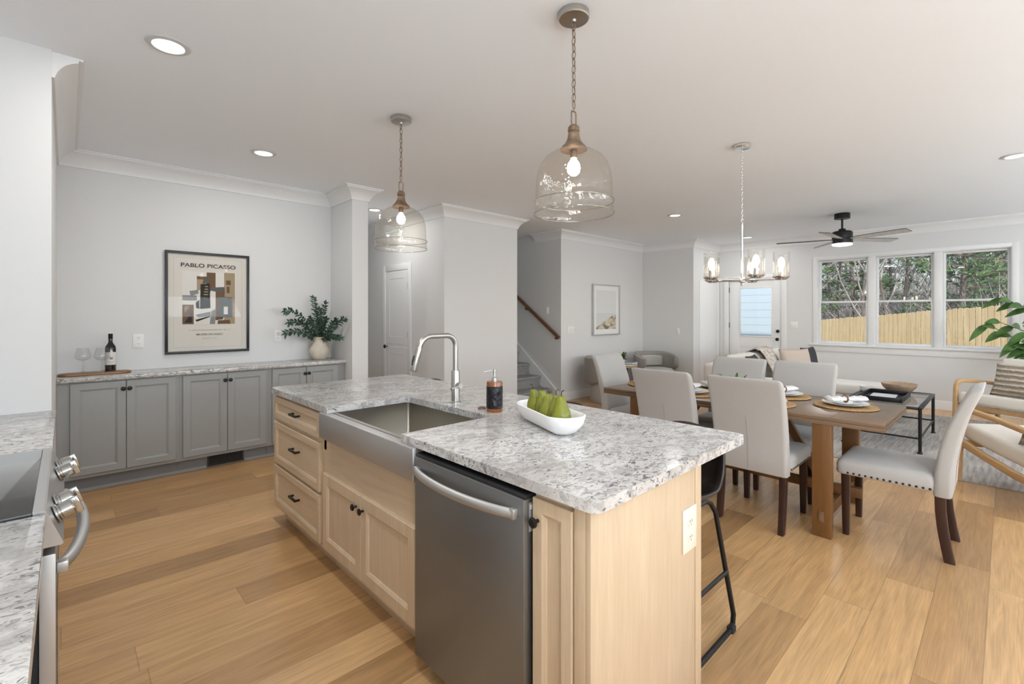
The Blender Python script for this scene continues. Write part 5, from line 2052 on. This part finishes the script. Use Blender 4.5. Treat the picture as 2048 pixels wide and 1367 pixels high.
b0 = barrel('grey curved barrel chair in the corner against the end wall', (7.72, 4.36, 0), math.radians(-30))
dup(b0, 'grey curved barrel chair below the dune print, half hidden by a dining chair', (6.38, 4.44, 0), math.radians(38))
t = thing('side_table', 'small round side table between the two curved grey chairs', 'side table', (7.02, 4.52, 0))
mb = MB()
mb.lathe([(0, 0.50), (0.18, 0.50), (0.185, 0.508), (0.185, 0.52), (0.18, 0.525), (0, 0.525)], seg=40)
mb.build('tabletop', OAKF, t)
mb = MB()
mb.lathe([(0, 0), (0.14, 0), (0.14, 0.012), (0.02, 0.02), (0.02, 0.4998), (0, 0.4998)], seg=30)
mb.build('pedestal', BLACK, t)
NAVY = pbr('navy_cover', (0.035, 0.05, 0.105), 0.6)
for k, (z, w, mt, lab, ang) in enumerate(((0.5255, 0.20, NAVY, 'navy book lying at the bottom of the side table pair', 0.25), (0.5585, 0.175, pbr('grey_blue_cover', (0.16, 0.19, 0.24), 0.6), 'grey-blue book lying on top of the navy book', 0.1))):
    t = thing('book', lab, 'book', (7.03, 4.44, z), ang, 'books on the side table')
    mb = MB()
    mb.box(-w / 2, w / 2, -0.075, 0.072, 0.003, 0.029)
    mb.build('pages', PLASTW, t, smooth=0)
    mb = MB()
    mb.box(-w / 2 - 0.003, w / 2 + 0.003, -0.078, 0.078, 0.0, 0.0028)
    mb.box(-w / 2 - 0.003, w / 2 + 0.003, -0.078, 0.078, 0.0292, 0.032)
    mb.box(-w / 2 - 0.003, w / 2 + 0.003, 0.0722, 0.078, 0.0028, 0.0292)
    mb.build('cover', mt, t, smooth=0)
t = thing('potted_plant', 'small green plant in a white pot between the curved grey chairs', 'plant', (6.97, 4.58, 0.5255))
mb = MB()
mb.lathe([(0, 0), (0.04, 0), (0.05, 0.01), (0.055, 0.09), (0.052, 0.10), (0.046, 0.095), (0.044, 0.08), (0, 0.078)], seg=28)
mb.build('pot', PLATEW, t, smooth=50)
random.seed(9)
mb = MB()
for k in range(80):
    a = random.uniform(0, 2 * PI)
    el = random.uniform(0.2, 1.4)
    r = random.uniform(0, 0.08)
    leaf(mb, (r * math.cos(a), r * math.sin(a), 0.09 + random.uniform(0, 0.09)), (math.cos(a) * math.cos(el), math.sin(a) * math.cos(el), math.sin(el)), (0, 0, 1), random.uniform(0.05, 0.09), 0.035, 0.3, n=4)
mb.build('leaves', LEAFG, t, smooth=180, recalc=False)
mb = MB()
mb.tube([(0, 0, 0.078), (-0.06, -0.02, 0.18), (-0.20, -0.06, 0.195)], 0.0025, 6)
mb.build('stem', STEM, t)

# ------------------------------------------------------------------ framed dune print
t = thing('framed_print', 'pale silver framed print of sand dunes on the white wall', 'picture', (7.035, 4.968, 1.488))
mb = MB()
w, h = 0.408, 0.45
for a, b, p_, q in ((-w, w, h - 0.02, h), (-w, w, -h, -h + 0.02), (-w, -w + 0.02, -h + 0.02, h - 0.02), (w - 0.02, w, -h + 0.02, h - 0.02)):
    mb.box(a, b, -0.035, 0, p_, q, 0.002)
mb.build('frame', pbr('silver_frame', (0.55, 0.555, 0.56), 0.35, 0.6), t)
mb = MB()
mb.box(-w + 0.02, w - 0.02, -0.015, -0.005, -h + 0.02, h - 0.02)
mb.build('mount', pbr('white_mount', (0.80, 0.80, 0.80), 0.9), t, smooth=0)
m, N, L, p = new_mat('dune_print')
tc = N.new('ShaderNodeTexCoord')
mp = N.new('ShaderNodeMapping')
mp.inputs['Scale'].default_value = (5, 1, 9)
mp.inputs['Rotation'].default_value = (0, 0.5, 0)
nz = N.new('ShaderNodeTexNoise')
nz.inputs['Scale'].default_value = 1.8
nz.inputs['Detail'].default_value = 5
r = N.new('ShaderNodeValToRGB')
r.color_ramp.elements[0].position = 0.38
r.color_ramp.elements[0].color = (0.20, 0.17, 0.11, 1)
r.color_ramp.elements[1].position = 0.52
r.color_ramp.elements[1].color = (0.62, 0.56, 0.46, 1)
L.new(tc.outputs['Object'], mp.inputs[0])
L.new(mp.outputs[0], nz.inputs['Vector'])
L.new(nz.outputs[0], r.inputs[0])
L.new(r.outputs[0], p.inputs['Base Color'])
p.inputs['Roughness'].default_value = 0.9
mb = MB()
mb.face([(-0.30, -0.0153, -0.345), (0.30, -0.0153, -0.345), (0.30, -0.0153, 0.345), (-0.30, -0.0153, 0.345)])
mb.mi = 1
mb.face([(-0.30, -0.0155, -0.345), (0.30, -0.0155, -0.345), (0.30, -0.0155, -0.09), (0.20, -0.0155, -0.10), (0.05, -0.0155, -0.16), (-0.10, -0.0155, -0.22), (-0.30, -0.0155, -0.31)])
mb.mi = 2
mb.face([(-0.30, -0.0154, -0.31), (0.30, -0.0154, -0.31), (0.30, -0.0154, -0.06), (-0.30, -0.0154, -0.06)])
mb.build('dune_picture', [pbr('print_sky', (0.70, 0.715, 0.72), 0.9), m, pbr('print_sea', (0.63, 0.655, 0.665), 0.9)], t, smooth=0, recalc=False)

# ------------------------------------------------------------------ leafy indoor tree at the right edge
t = thing('indoor_tree', 'leafy green indoor tree reaching in from the right edge in front of the window', 'plant', (8.96, -0.78, 0.0))
mb = MB()
mb.lathe([(0, 0), (0.14, 0), (0.15, 0.01), (0.19, 0.32), (0.185, 0.335), (0.17, 0.33), (0.165, 0.28), (0, 0.275)], seg=36)
mb.build('pot', CERAM, t, smooth=50)
mb = MB()
mb.tube([(0, 0, 0.27), (0.02, 0.03, 0.7), (-0.02, 0.08, 1.2), (0.01, 0.12, 1.75)], [0.018, 0.016, 0.012, 0.006], 8)
mb.build('trunk', STEM, t)
random.seed(21)
branches = [((0, 0.05, 0.62), (0.0, 0.55, 0.98), (0.0, 0.95, 1.27), 8), ((0, 0.06, 0.9), (0.04, 0.50, 1.12), (0.02, 0.84, 1.30), 7), ((0, 0.1, 1.1), (-0.03, 0.50, 1.42), (0.0, 0.80, 1.60), 8),
            ((0, 0.05, 0.75), (0.05, 0.45, 0.95), (0.03, 0.72, 0.98), 7), ((0, 0.1, 1.3), (-0.2, 0.1, 1.6), (-0.4, 0.0, 1.7), 6), ((0, 0.12, 1.5), (0.1, -0.1, 1.8), (0.15, -0.35, 1.9), 6), ((0, 0.06, 1.0), (-0.2, -0.2, 1.2), (-0.35, -0.4, 1.25), 6)]
for p0, p1, p2, n in branches:
    p0, p1, p2 = Vector(p0), Vector(p1) + Vector((-0.12, 0, 0)), Vector(p2) + Vector((-0.24, 0, 0))
    pts = [p0 * (1 - u) ** 2 + p1 * 2 * u * (1 - u) + p2 * u * u for u in [k / 12.0 for k in range(13)]]
    mb = MB()
    mb.tube(pts, [0.008 - 0.0045 * k / 12 for k in range(13)], 7)
    br = mb.build('branch', STEM, t)
    mb = MB()
    for k in range(n):
        i = 5 + int(7 * k / (n - 1.0))
        i = min(12, i)
        tg = (pts[i] - pts[i - 1]).normalized()
        side = tg.cross(Vector((1, 0, 0))) if k % 2 else -tg.cross(Vector((1, 0, 0)))
        d = (tg * 0.75 + side * 0.55 + Vector((random.uniform(-0.55, 0.1), random.uniform(-.1, .3), -0.35 + random.uniform(-0.35, 0.35)))).normalized()
        leaf(mb, pts[i], d, (-0.75, -0.2, 0.6), random.uniform(0.19, 0.25), random.uniform(0.085, 0.105), 0.35, 0.2, 6)
    mb.build('leaves', LEAFG, br, smooth=180, recalc=False)
# ------------------------------------------------------------------ outside the windows
m, N, L, p = new_mat('dry_lawn')
tc = N.new('ShaderNodeTexCoord')
nz = N.new('ShaderNodeTexNoise')
nz.inputs['Scale'].default_value = 3.0
nz.inputs['Detail'].default_value = 6
r = N.new('ShaderNodeValToRGB')
r.color_ramp.elements[0].color = (0.10, 0.085, 0.045, 1)
r.color_ramp.elements[1].color = (0.32, 0.27, 0.16, 1)
L.new(tc.outputs['Object'], nz.inputs['Vector'])
L.new(nz.outputs[0], r.inputs[0])
L.new(r.outputs[0], p.inputs['Base Color'])
p.inputs['Roughness'].default_value = 1


def gz(x, y):
    """height of the sloping yard and the wooded bank"""
    z = -0.35 - 0.085 * (y - 1.5)
    d = (x - 17.5) - (y + 1.2) * 0.75
    if d > 1:
        z += 0.11 * (d - 1)
    return z


mb = MB()
xs_ = [9.52, 11, 13, 15, 17, 19, 21, 23, 26, 30, 36, 44, 56]
ys_ = [-16, -10, -6, -3, 0, 3, 6, 9, 13, 18, 26, 36]
gv = [[mb.bm.verts.new((x, y, gz(x, y))) for y in ys_] for x in xs_]
for i in range(len(xs_) - 1):
    for j in range(len(ys_) - 1):
        mb.bm.faces.new((gv[i][j], gv[i + 1][j], gv[i + 1][j + 1], gv[i][j + 1]))
o = mb.build('lawn', m, smooth=180)
o['kind'] = 'structure'

PINEW = wood('raw_pine', ((0.56, 0.40, 0.20), (0.76, 0.60, 0.36)), 'z', 0.8, 0.75, (0.35, 0.65))
t = thing('picket_fence', 'new pale pine privacy fence beyond the windows', 'fence', (17.5, -1.6, 0))
FA, FB = Vector((0, 0, 0)), Vector((5.5, 8.4, 0))
LF = (FB - FA).length
fd = (FB - FA) / LF
fn = Vector((-fd.y, fd.x, 0))
random.seed(4)
step = 0.152
n = int(LF / step)
per = 16
for s in range(0, n, per):
    mb = MB()
    for k in range(s, min(n, s + per)):
        c = FA + fd * (k * step + random.uniform(-0.004, 0.004))
        u = k / float(n)
        top = 1.80 - 0.66 * u - 0.12 * u * u + random.uniform(-0.015, 0.015)
        bot = top - 1.86
        w = 0.0665 - random.uniform(0, 0.003)
        th = 0.018
        poly = [(-w, bot), (w, bot), (w, top - 0.03), (w - 0.028, top), (-w + 0.028, top), (-w, top - 0.03)]
        mb.loft([[c + fd * a + fn * q + Vector((0, 0, b)) for a, b in poly] for q in (0, th)])
    mb.build('picket_panel', PINEW, t, smooth=0)
mb = MB()
for off in (0.28, 1.0, 1.62):
    for k in range(0, n - 1, 4):
        a, b = FA + fd * k * step, FA + fd * min(n, k + 4) * step
        ua, ub = k / float(n), min(n, k + 4) / float(n)
        za, zb_ = [1.80 - 0.66 * u - 0.12 * u * u - 1.86 + off for u in (ua, ub)]
        mb.loft([[p_ - fn * (q + 0.001) + Vector((0, 0, z + e)) for q, e in ((0.0, 0), (0.038, 0), (0.038, 0.085), (0.0, 0.085))] for p_, z in ((a, za), (b, zb_))])
mb.build('rails', PINEW, t, smooth=0)

# neighbouring wall of pale blue siding seen through the back door's glass
SID = pbr('pale_blue_siding', (0.46, 0.555, 0.625), 0.6)
mb = MB()
z = -0.8
k = 0
while z < 4.4:
    mb.loft([[(x, y, zz) for x, zz in ((12.0, z), (12.004, z + 0.178), (12.10, z + 0.178), (12.10, z))] for y in (3.52, 9.0)])
    z += 0.178
tag(mb.build('siding_wall', SID, smooth=0), 'pale blue house siding seen through the glass of the back door', 'siding')

BARK = pbr('grey_brown_bark', (0.17, 0.14, 0.12), 0.95, bump=0.5, bscale=12, var=0.4)
TWIG = pbr('grey_twig', (0.36, 0.335, 0.32), 0.95, var=0.35, bscale=3)
NEED = pbr('pine_needles', (0.145, 0.235, 0.105), 0.8, var=0.5, bscale=1.5)
NEEDB = pbr('blue_green_needles', (0.135, 0.22, 0.155), 0.8, var=0.5, bscale=1.5)


def tuft(mb, c, d, L_, n=7):
    d = d.normalized()
    for k in range(n):
        q = (d + Vector((random.uniform(-1, 1), random.uniform(-1, 1), random.uniform(-0.8, 0.9))) * 0.85).normalized()
        s = q.cross(Vector((random.uniform(-1, 1), random.uniform(-1, 1), random.uniform(-1, 1)))).normalized() * L_ * 0.09
        mb.bm.faces.new([mb.bm.verts.new(c - s), mb.bm.verts.new(c + s), mb.bm.verts.new(c + q * L_)])


def pine(label, x, y, h, lo, spread, needles, dens=1.0):
    g = gz(x, y)
    t = thing('pine_tree', label, 'tree', (x, y, g - 0.05), random.uniform(0, 6), 'pines beyond the fence')
    mb = MB()
    pts = [(0.12 * math.sin(k * 0.9), 0.12 * math.cos(k * 1.1), h * k / 8.0) for k in range(9)]
    mb.tube(pts, [0.10 - 0.075 * k / 8 for k in range(9)], 9)
    tk = mb.build('trunk', BARK, t)
    fo, bw = MB(), MB()
    z = lo
    while z < h:
        f = (z - lo) / (h - lo)
        nb = 4
        for b in range(nb):
            a = random.uniform(0, 2 * PI)
            L_ = spread * (1 - 0.75 * f) * random.uniform(0.6, 1.1)
            e = Vector((math.cos(a), math.sin(a), random.uniform(-0.12, 0.25)))
            p0 = Vector((0, 0, z))
            p1 = p0 + e * L_ + Vector((0, 0, -0.12 * L_))
            bw.tube([p0, (p0 + p1) / 2 + Vector((0, 0, 0.08)), p1], [0.028, 0.018, 0.006], 5)
            m_ = int(9 * dens * (0.5 + L_ / spread))
            for i in range(m_):
                u = random.uniform(0.3, 1.05)
                c = p0 + (p1 - p0) * u + Vector((random.uniform(-1, 1), random.uniform(-1, 1), random.uniform(-0.5, 0.6))) * 0.26
                tuft(fo, c, e + Vector((0, 0, 0.3)), random.uniform(0.20, 0.34))
        z += 0.36
    bw.build('branches', BARK, t)
    fo.build('foliage', needles, t, smooth=0, recalc=False)


def bare(label, x, y, h, seed, lean=0.0, forks=3):
    random.seed(seed)
    g = gz(x, y)
    t = thing('bare_tree', label, 'tree', (x, y, g - 0.05), 0, 'bare trees beyond the fence')
    tr, tw = MB(), MB()

    def grow(p, d, L_, r, lev):
        pts = [p]
        dd = d.copy()
        for k in range(4):
            dd = (dd + Vector((random.uniform(-1, 1), random.uniform(-1, 1), random.uniform(-0.3, 0.6))) * 0.16).normalized()
            pts.append(pts[-1] + dd * L_ / 4)
        (tr if lev < 1 else tw).tube(pts, [r, r * 0.9, r * 0.78, r * 0.68, r * 0.55], 7 if lev < 2 else 4)
        if lev < 4:
            for k in range(forks if lev else forks + 4):
                i = random.choice((1, 2, 3, 4)) if lev else random.choice((2, 3, 3, 4, 4))
                q = (dd * 0.75 + Vector((random.uniform(-1, 1), random.uniform(-1, 1), random.uniform(-0.2, 0.9)))).normalized()
                grow(pts[i], q, L_ * random.uniform(0.45, 0.68), r * 0.42, lev + 1)
    grow(Vector((0, 0, 0)), Vector((lean, lean * 0.5, 1)).normalized(), h, 0.075, 0)
    tr.build('trunk', BARK, t)
    tw.build('branches', TWIG, t)


random.seed(33)
pine('dark pine with a bare trunk seen in the left window', 25.0, 4.6, 11, 2.2, 2.1, NEED, 0.9)
pine('pine filling the lower left of the right window', 22.2, 0.95, 10, 1.0, 2.2, NEED, 1.2)
pine('bushy pine in the middle of the right window', 24.0, -0.1, 12, 0.9, 2.5, NEEDB, 1.2)
pine('pine by the right edge of the right window', 25.5, -1.4, 13, 1.2, 2.6, NEEDB, 1.1)
pine('far pine between the left and middle windows', 33.0, 5.6, 13, 3.0, 2.6, NEEDB, 0.8)
pine('thin far pine in the middle window', 31.0, 3.6, 13, 5.0, 2.0, NEEDB, 0.6)
pine('far pine behind the left window', 31.0, 7.6, 12, 1.6, 2.8, NEED, 1.0)
pine('far tall pine behind the right window', 34.0, 0.8, 14, 2.0, 3.0, NEED, 0.9)
k = 0
for x, y, h, sd, lean, lab in ((23.0, 3.0, 4.2, 5, 0.1, 'forked bare tree in the middle window'), (22.5, 3.9, 3.6, 6, -0.1, 'low bare tree at the left of the middle window'), (27.0, 5.4, 5.0, 8, 0.05, 'bare tree behind the pine of the left window'),
                               (26.0, 2.4, 5.2, 9, 0.0, 'bare tree at the right of the middle window'), (28.0, 3.7, 5.4, 12, 0.1, 'bare tree deep in the middle window'), (24.5, 5.9, 4.0, 14, -0.05, 'bare tree at the left edge of the left window'),
                               (29.5, 1.6, 5.6, 17, 0.1, 'bare tree between the middle and right windows'), (30.0, 6.4, 5.6, 18, 0.0, 'far bare tree behind the left window'), (35.0, 4.3, 6.5, 22, 0.0, 'farthest bare tree behind the middle window')):
    bare(lab, x, y, h, sd, lean)
random.seed(50)
mb = MB()
for k in range(5200):
    y = random.uniform(-5, 14)
    x = 19.0 + (y + 1.2) * 0.72 + abs(random.gauss(0, 1)) * 5.5
    g = gz(x, y)
    L_ = random.uniform(0.5, 1.9)
    d = Vector((random.uniform(-0.8, 0.8), random.uniform(-0.8, 0.8), random.uniform(0.5, 1.2))).normalized()
    p0 = Vector((x, y, g + random.uniform(-0.1, 1.6)))
    s = d.cross(Vector((random.uniform(-1, 1), random.uniform(-1, 1), 0.1))).normalized() * random.uniform(0.006, 0.016)
    b_ = p0 + d * L_ + Vector((random.uniform(-.3, .3), random.uniform(-.3, .3), 0))
    mb.bm.faces.new([mb.bm.verts.new(p0 - s), mb.bm.verts.new(p0 + s), mb.bm.verts.new(b_ + s * 0.3), mb.bm.verts.new(b_ - s * 0.3)])
tag(mb.build('undergrowth', TWIG, smooth=0, recalc=False), 'tangled grey-brown undergrowth on the bank behind the fence', 'undergrowth', kind='stuff')
random.seed(77)
mb = MB()
for k in range(6500):
    y = random.uniform(-4, 17)
    x = 27.0 + (y + 1.2) * 0.55 + random.uniform(0, 14)
    g = gz(x, y)
    L_ = random.uniform(0.8, 2.6)
    d = Vector((random.uniform(-0.7, 0.7), random.uniform(-0.9, 0.9), random.uniform(0.3, 1.3))).normalized()
    p0 = Vector((x, y, g + random.uniform(-0.1, 5.2) * random.random() ** 0.4))
    s = d.cross(Vector((random.uniform(-1, 1), random.uniform(-1, 1), 0.1))).normalized() * random.uniform(0.008, 0.022)
    b_ = p0 + d * L_ + Vector((random.uniform(-.3, .3), random.uniform(-.3, .3), 0))
    mb.bm.faces.new([mb.bm.verts.new(p0 - s), mb.bm.verts.new(p0 + s), mb.bm.verts.new(b_ + s * 0.3), mb.bm.verts.new(b_ - s * 0.3)])
tag(mb.build('distant_thicket', TWIG, smooth=0, recalc=False), 'hazy grey thicket of bare twigs far behind the trees', 'thicket', kind='stuff')
